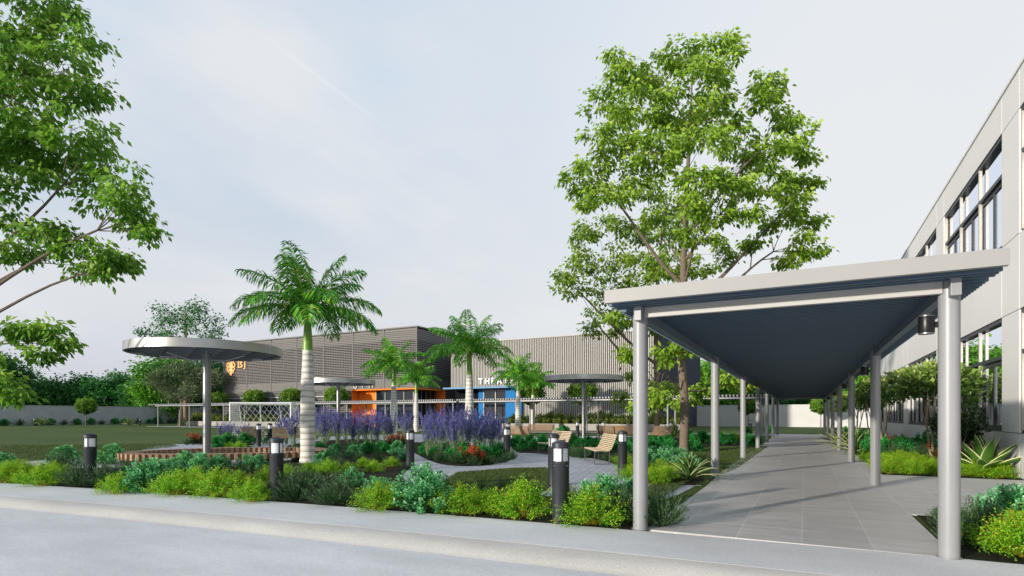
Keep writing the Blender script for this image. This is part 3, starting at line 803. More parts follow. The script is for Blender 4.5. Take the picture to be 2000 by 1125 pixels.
# ------------------------------------------------------------------ slatted benches
def make_bench(Lb=1.85, M_wood=M_wood):
    r = empty('park_bench')
    prof = [(0, .42), (.12, .432), (.25, .425), (.36, .415), (.43, .425), (.48, .465), (.52, .53), (.56, .62), (.60, .72), (.64, .82), (.67, .90)]
    P = [Vector((0, a, b)) for a, b in prof]
    # resample
    L_ = [0]
    for i in range(1, len(P)): L_.append(L_[-1]+(P[i]-P[i-1]).length)
    def at(s):
        for i in range(1, len(P)):
            if s <= L_[i]+1e-9: return P[i-1]+(P[i]-P[i-1])*((s-L_[i-1])/(L_[i]-L_[i-1])), (P[i]-P[i-1]).normalized()
        return P[-1], (P[-1]-P[-2]).normalized()
    s = .03; seat = MB(); back = MB()
    while s < L_[-1]-.01:
        c, t = at(s); ang = math.atan2(t.z, t.y)
        tgt = seat if c.y < .46 else back
        tgt.box(c, (Lb, .042, .026), 0, M=Matrix.Rotation(ang, 3, 'X')); s += .062
    seat.build('seat', M_wood, r, bevel=.004); back.build('backrest', M_wood, r, bevel=.004)
    for sx in (-1, 1):
        mb = MB(); x = sx*(Lb/2-.12)
        for (y0, z0), (y1, z1) in zip(prof[:-1], prof[1:]):
            a = Vector((x, y0, z0-.03)); b = Vector((x, y1, z1-.03)); t = b-a
            mb.box((a+b)/2, (.07, t.length+.01, .028), 0, M=Matrix.Rotation(math.atan2(t.z, t.y), 3, 'X'))
        mb.build('seat_rail', M_steel, r)
        mb = MB(); mb.b2(x-.04, x+.04, .0, .014, .0, .40); mb.b2(x-.04, x+.04, .46, .474, 0, .42); mb.b2(x-.04, x+.04, .015, .459, 0, .014)
        mb.build('leg_frame', M_steel, r)
    return r
bn = make_bench(); KIDS[bn.name] = kids(bn)
bn2 = make_bench(M_wood=M_wood4); KIDS[bn2.name] = kids(bn2)
def dirw(v): return Vector((cw*v[0]-sw*v[1], sw*v[0]+cw*v[1]))     # camera-aligned (right, forward) -> world
benches = [ # front-middle ground point (px, depth), length axis in camera-aligned (right, fwd) so that back = axis rotated +90deg
 ((1151, 18.15), (.06, -1.0), 'pale slatted bench in the sun, nearest on the plaza beside a bollard'),
 ((1066, 21.6), (.33, -1.), 'slatted bench half hidden behind the two front bollards'),
 ((1058, 39.6), (-1, .08), 'rear bench seen from behind, just right of the purple sage island'),
 ((1196, 34.4), (-1, .25), 'rear bench seen from behind, its backrest above the nearest slatted bench'),
 ((1021, 33.0), (-.85, .6), 'rear bench end with dark frame next to the sage tip bollard'),
 ((1232, 33.0), (-.9, .5), 'rear bench with dark frame partly behind the front left canopy post'),
 ((1276, 31.5), (.35, -.97), 'slatted bench facing left beside the twin tree trunks'),
 ((513, 28.8), (.15, 1.0), 'brown slatted seat facing right beside the bollards before the goal'),
 ((575, 27.5), (.85, .5), 'sunlit slatted bench seen through the sage left of the nearest palm')]
for i, ((a, d), ax, lab) in enumerate(benches):
    o = bn if i == 0 else copy_tree(bn) if i == 1 else bn2 if i == 2 else copy_tree(bn2)
    w = dirw(ax); o.location = pt(a, d); o.rotation_euler = (0, 0, math.atan2(w.y, w.x))
    tag(o, lab, 'bench', 'slatted wooden benches in the garden')

# ------------------------------------------------------------------ football goal and ball
def goal():
    A = G(449.5, 851.6); r = empty('football_goal', A)
    B = G(568, 851); ux = (B-A); Wd = ux.length; ux.normalize(); uy = Vector((-ux.y, ux.x, 0)); H = 2.44
    rr = dirw((0, 1)); uy = Vector((rr.x, rr.y, 0))
    def q(a, b, z): return ux*a+uy*b+Vector((0, 0, z))
    D = 2.0
    for a in (0, Wd):
        mb = MB(); mb.tube([q(a, 0, 0), q(a, 0, H)], .06, 12); mb.build('goal_post', M_white, r, smooth=True)
    mb = MB(); mb.tube([q(-.06, 0, H), q(Wd+.06, 0, H)], .06, 12); mb.build('crossbar', M_white, r, smooth=True)
    mb = MB()
    for a in (0, Wd*.34, Wd*.68, Wd): mb.tube([q(a, D, 0), q(a, D*.7, H-.1)], .03, 8)
    for a in (0, Wd): mb.tube([q(a, 0, H), q(a, D*.7, H-.1)], .035, 8); mb.tube([q(a, 0, .03), q(a, D, .03)], .035, 8)
    mb.tube([q(0, D*.7, H-.1), q(Wd, D*.7, H-.1)], .03, 8); mb.tube([q(0, D, .03), q(Wd, D, .03)], .03, 8)
    mb.build('rear_frame', M_white, r, smooth=True)
    mb = MB(); rad = .014
    def netpanel(fn, su, sv, step):
        n = int((su+sv)/step)+1
        for k in range(-int(sv/step)-1, int(su/step)+2):
            for sg in (1, -1):
                pts = []
                for u in np.linspace(0, 1, 9):
                    v = u*sv; x = k*step+(v*.72 if sg > 0 else sv*.72-v*.72)
                    if -1e-6 <= x <= su+1e-6: pts.append(fn(x/su, u))
                if len(pts) > 1: mb.tube(pts, rad, 4, cap=False)
    bul = lambda u, v: .12*math.sin(math.pi*u)*math.sin(math.pi*v)
    netpanel(lambda u, v: q(u*Wd, D*.7+(D*.3)*(1-v)+bul(u, v), .03+v*(H-.13)), Wd, H, .42)
    for a in (0, Wd): netpanel(lambda u, v, a=a: q(a, u*(D*(1-.3*v)), .03+v*(H-.1)), D, H, .22)
    netpanel(lambda u, v: q(u*Wd, v*D*.7, H-.1*v), Wd, D*.7, .3)
    mb.build('net', M_white, r)
    tag(r, 'white framed football goal with diamond net on the lawn before the gym', 'goal')
    o = MB(); n1, n2 = 12, 20; c = q(Wd*.80, D*.80, 1.17)
    vs = []; fs = []
    for i in range(n1+1):
        for j in range(n2):
            a = math.pi*i/n1; b = 2*math.pi*j/n2
            vs.append((.15*math.sin(a)*math.cos(b), .15*math.sin(a)*math.sin(b), .15*math.cos(a)))
    for i in range(n1):
        for j in range(n2): fs.append((i*n2+j, (i+1)*n2+j, (i+1)*n2+(j+1) % n2, i*n2+(j+1) % n2))
    mats = [(1 if ((i*7+j*3) % 11) < 3 else 0) for i in range(n1) for j in range(n2)]
    o.add(vs, fs); o.m = mats
    b = o.build('football', [M_white, M_latt], smooth=True, loc=A+c)
    tag(b, 'small white football caught in the back of the goal net', 'ball')
goal()

# ------------------------------------------------------------------ vegetation generators
def tree_parts(name, root, trunk, lobes, leafL, leafW, leafmat_, barkmat, dens=20, per=30, spread=.3, fork=.3, droop=.5, brk=1., twigs=True, flat=.6):
    """trunk: list of (Vector, radius) local; lobes: list of (Vector, r) local"""
    T = MB(); T.tube([t[0] for t in trunk], [t[1] for t in trunk], 14)
    zt = [t[0].z for t in trunk]; z0 = zt[0]+(zt[-1]-zt[0])*fork
    def tr_at(z):
        z = min(max(z, zt[0]), zt[-1])
        for (a, ra), (b, rb) in zip(trunk[:-1], trunk[1:]):
            if z <= b.z+1e-6:
                u = (z-a.z)/max(1e-6, b.z-a.z); return a.lerp(b, u), ra+(rb-ra)*u
        return trunk[-1]
    P = []; D = []; rn = []
    C = np.array([tuple(c) for c, r in lobes]); k = max(2, int(len(lobes)/4.5)); cen = C[RNG.choice(len(C), k, replace=False)]
    for _ in range(12):
        lab = np.argmin(((C[:, None]-cen[None])**2).sum(2), axis=1)
        cen = np.array([C[lab == i].mean(0) if (lab == i).any() else cen[i] for i in range(k)])
    def bez(s, m1, m2, e, n): return [s*((1-u)**3)+m1*(3*u*(1-u)**2)+m2*(3*u*u*(1-u))+e*(u**3) for u in [i/(n-1) for i in range(n)]]
    limbs = []
    for g in cen:
        g = Vector([float(q) for q in g]); ax, _ = tr_at(g.z); hd = (Vector((g.x, g.y, 0))-Vector((ax.x, ax.y, 0))).length
        zs = min(max(g.z-hd*random.uniform(.7, 1.05)-.5, z0), zt[-1]*.9)
        if g.z < z0: zs = max(g.z-hd*.15-.1, zt[0]+(zt[-1]-zt[0])*.08)
        s, rs = tr_at(zs); e = s.lerp(g, .88); ln = (e-s).length
        m1 = s.lerp(e, .33)+Vector((random.uniform(-.06, .06)*ln, random.uniform(-.06, .06)*ln, -.05*ln)); m2 = s.lerp(e, .7)+Vector((random.uniform(-.07, .07)*ln, random.uniform(-.07, .07)*ln, .03*ln))
        rb = min(rs*.72, .02+.0125*ln)*brk; cv = bez(s, m1, m2, e, 10)
        T.tube(cv, [rb*(1-.62*i/9) for i in range(10)], 8); limbs.append((cv, rb))
    for (c, r), li in zip(lobes, lab):
        lc, lr = limbs[li]; i0 = min(range(3, 10), key=lambda i: abs((lc[i]-c).length-.9-r*.5)+.0*i); s = lc[i0]; ln = (c-s).length
        m1 = s.lerp(c, .35)+Vector((random.uniform(-.08, .08), random.uniform(-.08, .08), -.03))*ln; m2 = s.lerp(c, .7)+Vector((random.uniform(-.08, .08), random.uniform(-.08, .08), .05))*ln
        rb = lr*(1-.62*i0/9)*.62; cv = bez(s, m1, m2, c, 8)
        T.tube(cv, [max(.006, rb*(1-.7*i/7)) for i in range(8)], 6)
        n = max(4, int(dens*r*r))
        dirs = rand_dirs(n); rad = r*.92*RNG.uniform(.3, 1., n)**.5
        for k in range(n):
            e = c+Vector(dirs[k])*float(rad[k]); e.z = c.z+(e.z-c.z)*.85
            if twigs and k % 2 == 0:
                s2 = cv[5]+(cv[7]-cv[5])*random.random(); md = s2.lerp(e, .5)+Vector((0, 0, .06*r))
                T.tube([s2, md, e], [rb*.22+.004, rb*.15+.003, .004], 4, cap=False)
            m = per
            g = RNG.normal(size=(m, 3))*spread; g[:, 2] *= flat
            P.append(np.array(e)[None]+g)
            out = unit(g+np.array([dirs[k][0], dirs[k][1], 0])*.25)*.8; out[:, 2] -= droop*1.5; D.append(out+RNG.normal(size=(m, 3))*.25)
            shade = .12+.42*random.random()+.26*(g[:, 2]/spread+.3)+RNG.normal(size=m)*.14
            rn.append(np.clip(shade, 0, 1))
    P = np.concatenate(P); D = np.concatenate(D); rn = np.concatenate(rn); n = len(P)
    N = np.tile([-.25, -.5, .45], (n, 1))+RNG.normal(size=(n, 3))*.75
    s = RNG.uniform(.6, 1.25, n)
    T.build('trunk', barkmat, root, smooth=True)
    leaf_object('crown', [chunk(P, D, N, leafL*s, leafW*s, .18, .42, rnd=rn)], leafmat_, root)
    return n
def lobes_px(base, d, L, jitter=0):
    out = []
    for l in L:
        a, b, r = l[:3]; dd = l[3] if len(l) > 3 else random.uniform(-2.2, 2.2)
        out.append((P3(a, b, d+dd)-base, r/F*(d+dd)))
    return out

# main tree ---------------------------------------------------------------
b1 = G(1336, 882); t1 = empty('broadleaf_tree', b1); d1 = 23.6
L1 = [(1335, 112, 46, 0), (1400, 108, 46, .5), (1432, 118, 30, -.3), (1232, 128, 44, -.4), (1290, 150, 50, .8), (1210, 110, 22, 0), (1370, 150, 45, -1.5),
 (1190, 212, 46, .3), (1250, 205, 55, -1.6), (1330, 205, 58, -1.2), (1400, 190, 48, 1), (1262, 170, 35, 2), (1350, 235, 50, 2.2),
 (1495, 160, 34, .4), (1480, 195, 36, -.4), (1530, 225, 40, .4), (1565, 270, 36, -.2), (1585, 290, 24, .2), (1510, 200, 28, 1.5),
 (1168, 262, 30, -.6), (1205, 285, 46, .8), (1275, 290, 55, -2.2), (1300, 280, 40, 1.5), (1375, 275, 48, -2.3), (1445, 285, 48, 1.4), (1430, 245, 34, -1), (1500, 290, 40, -1.6),
 (1125, 348, 34, 0), (1160, 330, 38, 1.2), (1190, 372, 46, -1.2), (1145, 385, 32, .6), (1225, 352, 40, 1.9), (1205, 245, 30, 2.3),
 (1425, 355, 52, -2.2), (1365, 355, 46, -2.4), (1490, 365, 46, -1.0), (1545, 362, 34, .5), (1575, 352, 22, 0), (1455, 405, 34, -2), (1400, 415, 42, -2.2), (1345, 400, 34, -2.4), (1440, 330, 40, 2),
 (1540, 430, 34, .2), (1565, 478, 30, -.2), (1545, 500, 22, .4), (1585, 490, 18, 0), (1580, 430, 20, .6), (1555, 395, 26, -.4), (1475, 478, 17, .3), (1500, 440, 14, .5),
 (1360, 460, 30, -1.6), (1310, 470, 28, 1.4), (1270, 430, 28, 1.8), (1285, 520, 24, 1),
 (1300, 690, 20, -1.2), (1345, 676, 17, -1.5), (1285, 775, 18, -1.4), (1340, 785, 20, 1.2), (1375, 765, 18, .8), (1425, 738, 22, 0), (1450, 752, 20, .4), (1230, 690, 18, -.6), (1215, 610, 24, -.6), (1255, 790, 14, -1)]
tr = [(Vector((0, 0, -.05)), .25), (Vector((0, 0, .25)), .195)]
for py, px_, rr in ((800, 1338, .18), (740, 1334, .17), (700, 1330, .16), (640, 1332, .15), (560, 1334, .14), (480, 1336, .125), (400, 1340, .10), (300, 1345, .075), (200, 1350, .045), (130, 1352, .02)):
    tr.append((P3(px_, py, d1)-b1, rr))
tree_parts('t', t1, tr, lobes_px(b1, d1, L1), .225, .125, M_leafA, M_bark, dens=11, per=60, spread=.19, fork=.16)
tag(t1, 'tall leafy tree rising above the covered walkway roof, nearest trunk on the lawn', 'tree')
# second tree ---------------------------------------------------------------
d2 = 33.5; b2v = pt(1283, d2); t2 = empty('broadleaf_tree', b2v)
L2 = [(1165, 442, 34), (1215, 440, 30), (1130, 470, 26), (1265, 450, 38), (1320, 440, 34), (1110, 530, 28), (1150, 510, 30), (1095, 555, 18), (1130, 570, 24), (1200, 500, 36), (1250, 520, 40),
 (1180, 560, 34), (1235, 580, 38), (1300, 520, 42), (1360, 520, 36), (1405, 500, 30), (1380, 470, 28), (1170, 610, 28), (1215, 640, 28), (1150, 640, 18), (1230, 690, 20), (1290, 640, 30), (1290, 700, 24), (1265, 760, 18), (1320, 760, 20), (1210, 780, 12), (1350, 600, 30), (1310, 400, 36), (1270, 380, 34), (1350, 400, 34), (1240, 740, 15)]
tr = [(Vector((0, 0, -.05)), .21), (Vector((0, 0, .3)), .16)]
for py, px_, rr in ((770, 1284, .145), (700, 1282, .13), (600, 1282, .11), (500, 1288, .08), (400, 1300, .03)): tr.append((P3(px_, py, d2)-b2v, rr))
tree_parts('t', t2, tr, lobes_px(b2v, d2, L2), .235, .135, M_leafA, M_bark, dens=10, per=54, spread=.22, fork=.2)
tag(t2, 'second leafy tree behind and left of the tallest one, crown spreading left', 'tree')
# left tree --------------------------------------------------------------------
d3 = 14.6; b3 = pt(-330, d3); t3 = empty('broadleaf_tree', b3)
L3 = [(40, 10, 75, 0), (110, 30, 62, .5), (160, 75, 42, 0), (-20, 90, 90, -.8), (70, 120, 75, .6), (130, 140, 62, -.5), (180, 175, 34, .2), (150, 200, 44, .8), (30, 200, 80, -.6),
 (185, 265, 34, 0), (140, 250, 52, -.6), (80, 280, 66, .6), (10, 290, 70, 1.2), (-60, 250, 90, 0), (170, 300, 32, .8), (-40, 360, 60, -.8), (45, 350, 44, -.5), (100, 335, 40, .8),
 (215, 325, 34, .4), (245, 350, 34, -.3), (190, 345, 34, .9), (262, 388, 30, 0), (276, 430, 22, .3), (230, 400, 30, -.5), (185, 385, 30, .2), (288, 452, 11, .1), (255, 430, 22, .4),
 (25, 425, 34, .4), (-10, 470, 40, 0), (65, 455, 26, -.3), (45, 490, 22, .5), (110, 455, 22, .2), (150, 470, 24, .3), (190, 490, 26, -.2), (225, 505, 24, .2), (160, 520, 22, .5), (200, 530, 16, 0), (232, 515, 12, .3), (130, 495, 16, 0),
 (-120, 100, 120, 1), (-160, 300, 110, -1), (-100, 420, 70, 1), (-250, 150, 140, 0), (-420, 150, 150, .5), (-500, 300, 120, 0), (-300, 320, 110, 1.5), (-250, -50, 130, 0),
 (15, 640, 15, -1.0), (52, 652, 13, -.9), (92, 638, 11, -.8), (118, 672, 11, -.8), (78, 690, 9, -.9),
 (-5, 745, 15, -1.6), (25, 770, 14, -1.5), (-40, 700, 24, -1.4)]
tr = [(Vector((0, 0, -.05)), .34), (Vector((0, 0, .4)), .26)]
for py, px_, rr in ((800, -328, .24), (650, -320, .22), (500, -310, .19), (300, -300, .14), (100, -290, .08), (-60, -285, .03)): tr.append((P3(px_, py, d3)-b3, rr))
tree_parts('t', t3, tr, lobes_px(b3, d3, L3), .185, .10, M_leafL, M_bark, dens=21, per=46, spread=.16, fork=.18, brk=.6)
tag(t3, 'big broadleaf tree whose branches hang into view at the left edge', 'tree')

# background trees -------------------------------------------------------------
def blob_tree(px, d, top, w, mat, lab, seed, bottom=None, leaf=.5, dens=1.6, per=26, bmat=M_bark, name='background_tree', grp='trees beyond the boundary walls', flat=.6, nl=14, open_=False):
    random.seed(seed)
    base = pt(px, d); r = empty(name, base)
    zt = EYE+(HY-top)/F*d; hw = w/2/F*d; zb = zt*.22 if bottom is None else EYE+(HY-bottom)/F*d
    lob = []; cz = (zt+zb)/2; hz = (zt-zb)/2
    for k in range(nl):
        a = k*2.399; u = (k+.5)/nl; z = cz+hz*(1-2*u)*.75
        rr = hw*(.40 if not open_ else .28)*random.uniform(.75, 1.15); ex = math.sqrt(max(.1, 1-((z-cz)/hz)**2))*.68*hw
        lob.append((Vector((ex*math.cos(a), ex*math.sin(a), z)), max(rr, hz*.22)))
    if not open_: lob.append((Vector((0, 0, cz)), min(hw, hz)*.7))
    tr = [(Vector((0, 0, -.1)), .03*zt), (Vector((.2, 0, zb*.8)), .022*zt), (Vector((0, 0, cz)), .014*zt), (Vector((0, 0, zt*.92)), .004*zt)]
    tree_parts('b', r, tr, lob, leaf, leaf*.6, mat, bmat, dens=dens, per=per, spread=leaf*1.5, fork=.2, droop=.3, flat=flat, brk=1.3)
    tag(r, lab, 'tree', grp)
bg = [(-20, 118, 690, 130, M_leafBG, 'dark spreading tree beyond the wall at the far left edge'),
 (60, 130, 735, 84, M_leafBG, 'dark green tree beyond the left wall, second from the left edge'),
 (150, 128, 741, 100, M_leafBG, 'rounded green tree above the wall behind the lawn tree'),
 (215, 126, 731, 92, M_leafBG, 'bushy green tree beyond the wall midway to the near shade'),
 (275, 124, 748, 74, M_leafBG, 'green tree beyond the wall just left of the near shade'),
 (320, 110, 690, 110, M_leafBGlime, 'bright lime green tree under the near circular shade'),
 (410, 118, 700, 110, M_leafBG, 'dark tree between the shade pole and the gym corner'),
 (1400, 104, 690, 120, M_leafBGlime, 'bright green tree beyond the theatre side wall'),
 (1480, 106, 745, 110, M_leafBG, 'dark green tree beyond the pale end wall left of the path axis'),
 (1560, 108, 755, 110, M_leafBG, 'dark tree beyond the pale wall at the end of the covered path'),
 (1640, 104, 748, 90, M_leafBG, 'dark tree beyond the end wall right of the path axis'),
 (1700, 98, 722, 100, M_leafBGlime, 'bright green tree showing between the right-hand posts')]
for i, (a, d, top, w, m, lab) in enumerate(bg):
    blob_tree(a, d, top, w, m, lab, i+3, leaf=.6, dens=3.6, per=50, bottom=812)
blob_tree(362, 88, 578, 165, M_leafBG, 'tall dark sparse crowned tree behind the near circular shade', 40, bottom=760, leaf=.36, dens=3.4, per=40, name='broadleaf_tree', grp=None, nl=20, open_=True, bmat=M_bark2)
# olive-like spreading tree
random.seed(5)
bo = pt(352, 84); ro = empty('olive_tree', bo); lob = []; T = MB()
for (a, b, r) in ((320, 745, 22), (350, 725, 22), (378, 735, 22), (400, 750, 20), (340, 768, 20), (415, 740, 18), (370, 765, 18), (310, 735, 14)):
    lob.append((P3(a, b, 84+random.uniform(-1, 1))-bo, r/F*84))
tree_parts('o', ro, [(Vector((0, 0, 0)), .4), (Vector((.2, 0, 1.5)), .3), (Vector((0, .2, 4)), .15)], lob, .35, .1, M_leafOlive, M_bark2, dens=20, per=40, spread=.45, fork=.3, brk=2.4, droop=0)
tag(ro, 'grey green olive tree with forked pale trunks behind the low canopy', 'tree')

# ------------------------------------------------------------------ round clipped trees
def make_round_tree():
    r = empty('clipped_round_tree'); mb = MB(); mb.tube([(0, 0, -.02), (.03, 0, 1.2), (0, .02, 2.6), (0, 0, 3.3)], [.07, .055, .05, .03], 8)
    for k in range(7):
        a = k*.9; mb.tube([(0, 0, 2.3), (.5*math.cos(a), .5*math.sin(a), 3.0), (.9*math.cos(a), .9*math.sin(a), 3.6)], [.03, .02, .008], 5)
    mb.build('trunk', M_bark, r, smooth=True)
    n = 3600; d = rand_dirs(n); bump = 1+.17*np.sin(d[:, 0]*7+1)*np.sin(d[:, 1]*6+2)*1.2+.05*np.sin(d[:, 2]*11)
    P = d*1.35*bump[:, None]*RNG.uniform(.82, 1.03, n)[:, None]; P[:, 2] = P[:, 2]*.86+3.4
    D = d*.5+RNG.normal(size=(n, 3))*.5+np.array([0, 0, -.3]); N = d+RNG.normal(size=(n, 3))*.5
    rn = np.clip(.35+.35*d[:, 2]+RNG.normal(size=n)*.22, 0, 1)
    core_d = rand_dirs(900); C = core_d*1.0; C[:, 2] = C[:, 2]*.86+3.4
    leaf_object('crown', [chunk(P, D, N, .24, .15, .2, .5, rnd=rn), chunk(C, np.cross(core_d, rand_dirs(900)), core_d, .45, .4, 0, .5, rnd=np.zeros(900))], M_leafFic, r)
    return r
rt = make_round_tree()
rts = [((168, 78), 0, .84, 'round clipped tree alone on the lawn before the left wall'), ((424, 84), .6, .95, 'round clipped tree at the left corner of the gym planter'),
 ((497, 81), .6, 1, 'round clipped tree against the gym wall above the goal crossbar'), ((570, 77), .6, 1, 'round clipped tree against the gym wall just left of the nearest palm'),
 ((657, 73), .6, 1, 'round clipped tree behind the middle circular shade pole'), ((1036, 60), .6, 1, 'round clipped tree behind the two thin palms by the blue entrance'),
 ((1137, 58), .6, 1, 'round clipped tree directly behind the right shade pole against the theatre'), ((1297, 55.5), .6, .9, 'round clipped tree behind the twin trunks at the theatre corner'),
 ((1462, 74), 0, .85, 'round clipped tree before the pale end wall, left of the path'), ((1603, 70), 0, .85, 'round clipped tree before the pale end wall, right of the path end'),
 ((1637, 62), 0, .9, 'round clipped tree near the far right posts of the covered walkway')]
for i, ((a, d), z, s, lab) in enumerate(rts):
    o = rt if i == 0 else copy_tree(rt)
    o.location = pt(a, d, z); o.scale = (s, s, s); o.rotation_euler = (0, 0, i*1.3); tag(o, lab, 'tree', 'round clipped trees')

# ------------------------------------------------------------------ palms
def make_palm():
    r = empty('palm_tree')
    mb = MB(); prof = [(.28, -.05), (.245, .1), (.222, .3), (.228, 1.0), (.225, 1.9), (.195, 2.7), (.163, 3.35), (.155, 3.62)]
    p2 = []
    for (r0, z0), (r1, z1) in zip(prof[:-1], prof[1:]):
        for k in range(6):
            u = k/6; z = z0+(z1-z0)*u; rr = r0+(r1-r0)*u
            p2.append((rr*(1+.012*math.sin(z*2*math.pi*5.2)), z))
    p2.append(prof[-1]); mb.lathe((0, 0, 0), p2, 28); mb.build('trunk', M_palmtrunk, r, smooth=True)
    mb = MB(); mb.lathe((0, 0, 0), [(.158, 3.6), (.15, 3.8), (.12, 4.3), (.085, 4.8), (.06, 5.2)], 24); mb.build('crownshaft', M_shaft, r, smooth=True)
    Ps, Ds, Ns, Ls, Ws, rn = [], [], [], [], [], []; rach = MB()
    rs = random.Random(3)
    fr = []
    # (azimuth deg, elevation deg, length, droop)
    for k in range(7): fr.append((k*51+12, 14+rs.uniform(-6, 6), 2.4, 1.2))
    for k in range(6): fr.append((k*60+35, 28+rs.uniform(-6, 6), 2.4, 1.0))
    for k in range(5): fr.append((k*72+8, 52+rs.uniform(-6, 6), 2.4, .75))
    for k in range(3): fr.append((k*120+50, 74, 2.2, .45))
    for az, el, Lf, dr in fr:
        a = R(az); h = Vector((math.cos(a), math.sin(a), 0)); side = Vector((-h.y, h.x, 0)); e0 = R(el)
        p = Vector((0, 0, 4.85))+h*.05; pts = [p.copy()]; n = 30; ang = e0; st = Lf/n
        tw = rs.uniform(-.3, .3)
        for i in range(n):
            u = i/n; ang = e0-dr*R(88)*u**1.5*(.9 if el > 20 else .62); p = p+(h*math.cos(ang)+Vector((0, 0, 1))*math.sin(ang)+side*tw*.06)*st; pts.append(p.copy())
        rach.tube(pts, [.028*(1-.85*i/n) for i in range(n+1)], 5)
        for i in range(2, n*2+1):
            u = i/(n*2); q = pts[min(int(u*n), n-1)].lerp(pts[min(int(u*n)+1, n)], u*n-int(u*n)) if u < 1 else pts[-1]
            t = (pts[min(int(u*n)+1, n)]-pts[max(int(u*n)-1, 0)]).normalized(); up = side.cross(t); up = -up if up.z < 0 else up
            ll = (.16+.50*math.sin(math.pi*min(1, u*.86+.10)))*1.02
            for sg in (-1, 1):
                for w in range(1):
                    dv = side*sg*rs.uniform(.75, 1)+t*rs.uniform(.45, .85)+up*rs.uniform(-.15, .38)-Vector((0, 0, 1))*rs.uniform(.05, .5)
                    dv.normalize()
                    # two segments: base and drooping tip
                    q1 = q+dv*ll*.5
                    Ps.append(q); Ds.append(dv); Ls.append(ll*.66); Ws.append(.05); Ns.append(up); v = rs.random()
                    rn.append(min(1, max(0, v*.8)) if rs.random() > .06 else 1.)
                    dv2 = (dv-Vector((0, 0, 1))*rs.uniform(.6, 1.7)).normalized()
                    Ps.append(q1); Ds.append(dv2); Ls.append(ll*.68); Ws.append(.044); Ns.append(up); rn.append(rn[-1])
    A = lambda l: np.array([tuple(x) for x in l])
    ch = chunk(A(Ps), A(Ds), A(Ns)+RNG.normal(size=(len(Ns), 3))*.45+np.array([-.2, -.4, 0]), np.array(Ls), np.array(Ws), .25, .3, rnd=np.array(rn))
    leaf_object('fronds', [ch, tubes_chunk(rach, .9)], M_palmL, r)
    return r
pm = make_palm()
palms = [(601, 18.1, 1, 0., 'nearest palm with thick ringed white trunk in the front bed'), (917, 29, 1, 2.2, 'palm rising from the purple sage before the theatre lettering'),
 (769, 38.9, 1, 4.0, 'middle palm in front of the orange entrance, left of a smaller one'), (813, 53, 1, 1.1, 'small far palm before the right end of the orange entrance'),
 (1012, 47, .99, 3.2, 'thin palm before the blue entrance, left of a close pair'), (1041, 56, .98, 5.1, 'thinnest far palm, right of a close pair by the blue entrance')]
for i, (a, d, s, rz, lab) in enumerate(palms):
    o = pm if i == 0 else copy_tree(pm)
    o.location = pt(a, d); o.scale = (s, s, s); o.rotation_euler = (0, 0, rz); tag(o, lab, 'palm tree', 'royal palms in the garden')

# ------------------------------------------------------------------ shrubs
def dome_pts(n, r, h, lo=0., k=1.):
    d = rand_dirs(n); d[:, 2] = np.abs(d[:, 2]); return d
def bush_lime(seed):
    global RNG
    RNG = np.random.default_rng(seed); st = MB(); P = []; D = []; rn = []
    for k in range(185):
        a = RNG.uniform(0, 2*math.pi); e = RNG.uniform(.0, 1)**.85*math.pi/2; L_ = RNG.uniform(.72, 1.12)
        tip = np.array([math.cos(a)*math.cos(e)*.46, math.sin(a)*math.cos(e)*.46, .03+math.sin(e)*.45])*L_
        b = np.array([tip[0]*.15, tip[1]*.15, 0.]); mid = (b+tip)/2+np.array([tip[0]*.12, tip[1]*.12, .05])
        if k % 3 == 0: st.tube([b, mid, tip], [.004, .003, .0015], 3, cap=False)
        m = 34; u = RNG.uniform(.35, 1.05, m)[:, None]
        c = (1-u)**2*b+2*u*(1-u)*mid+u*u*tip+RNG.normal(size=(m, 3))*.022
        P.append(c); D.append(unit(tip-b+np.zeros((m, 3)))*.5+RNG.normal(size=(m, 3))*.7)
        rn.append(np.clip(.05+.75*u[:, 0]*RNG.uniform(.7, 1.15)+RNG.normal(size=m)*.16, 0, 1))
    P = np.concatenate(P); D = np.concatenate(D); rn = np.concatenate(rn); P[:, 2] = np.maximum(P[:, 2], .005)
    n = len(P); N = np.tile([-.2, -.4, .5], (n, 1))+RNG.normal(size=(n, 3))*.7
    return leaf_object('lime_shrub', [chunk(P, D, N, RNG.uniform(.018, .032, n), .015, .1, .5, rnd=rn), tubes_chunk(st, .97)], M_lime)
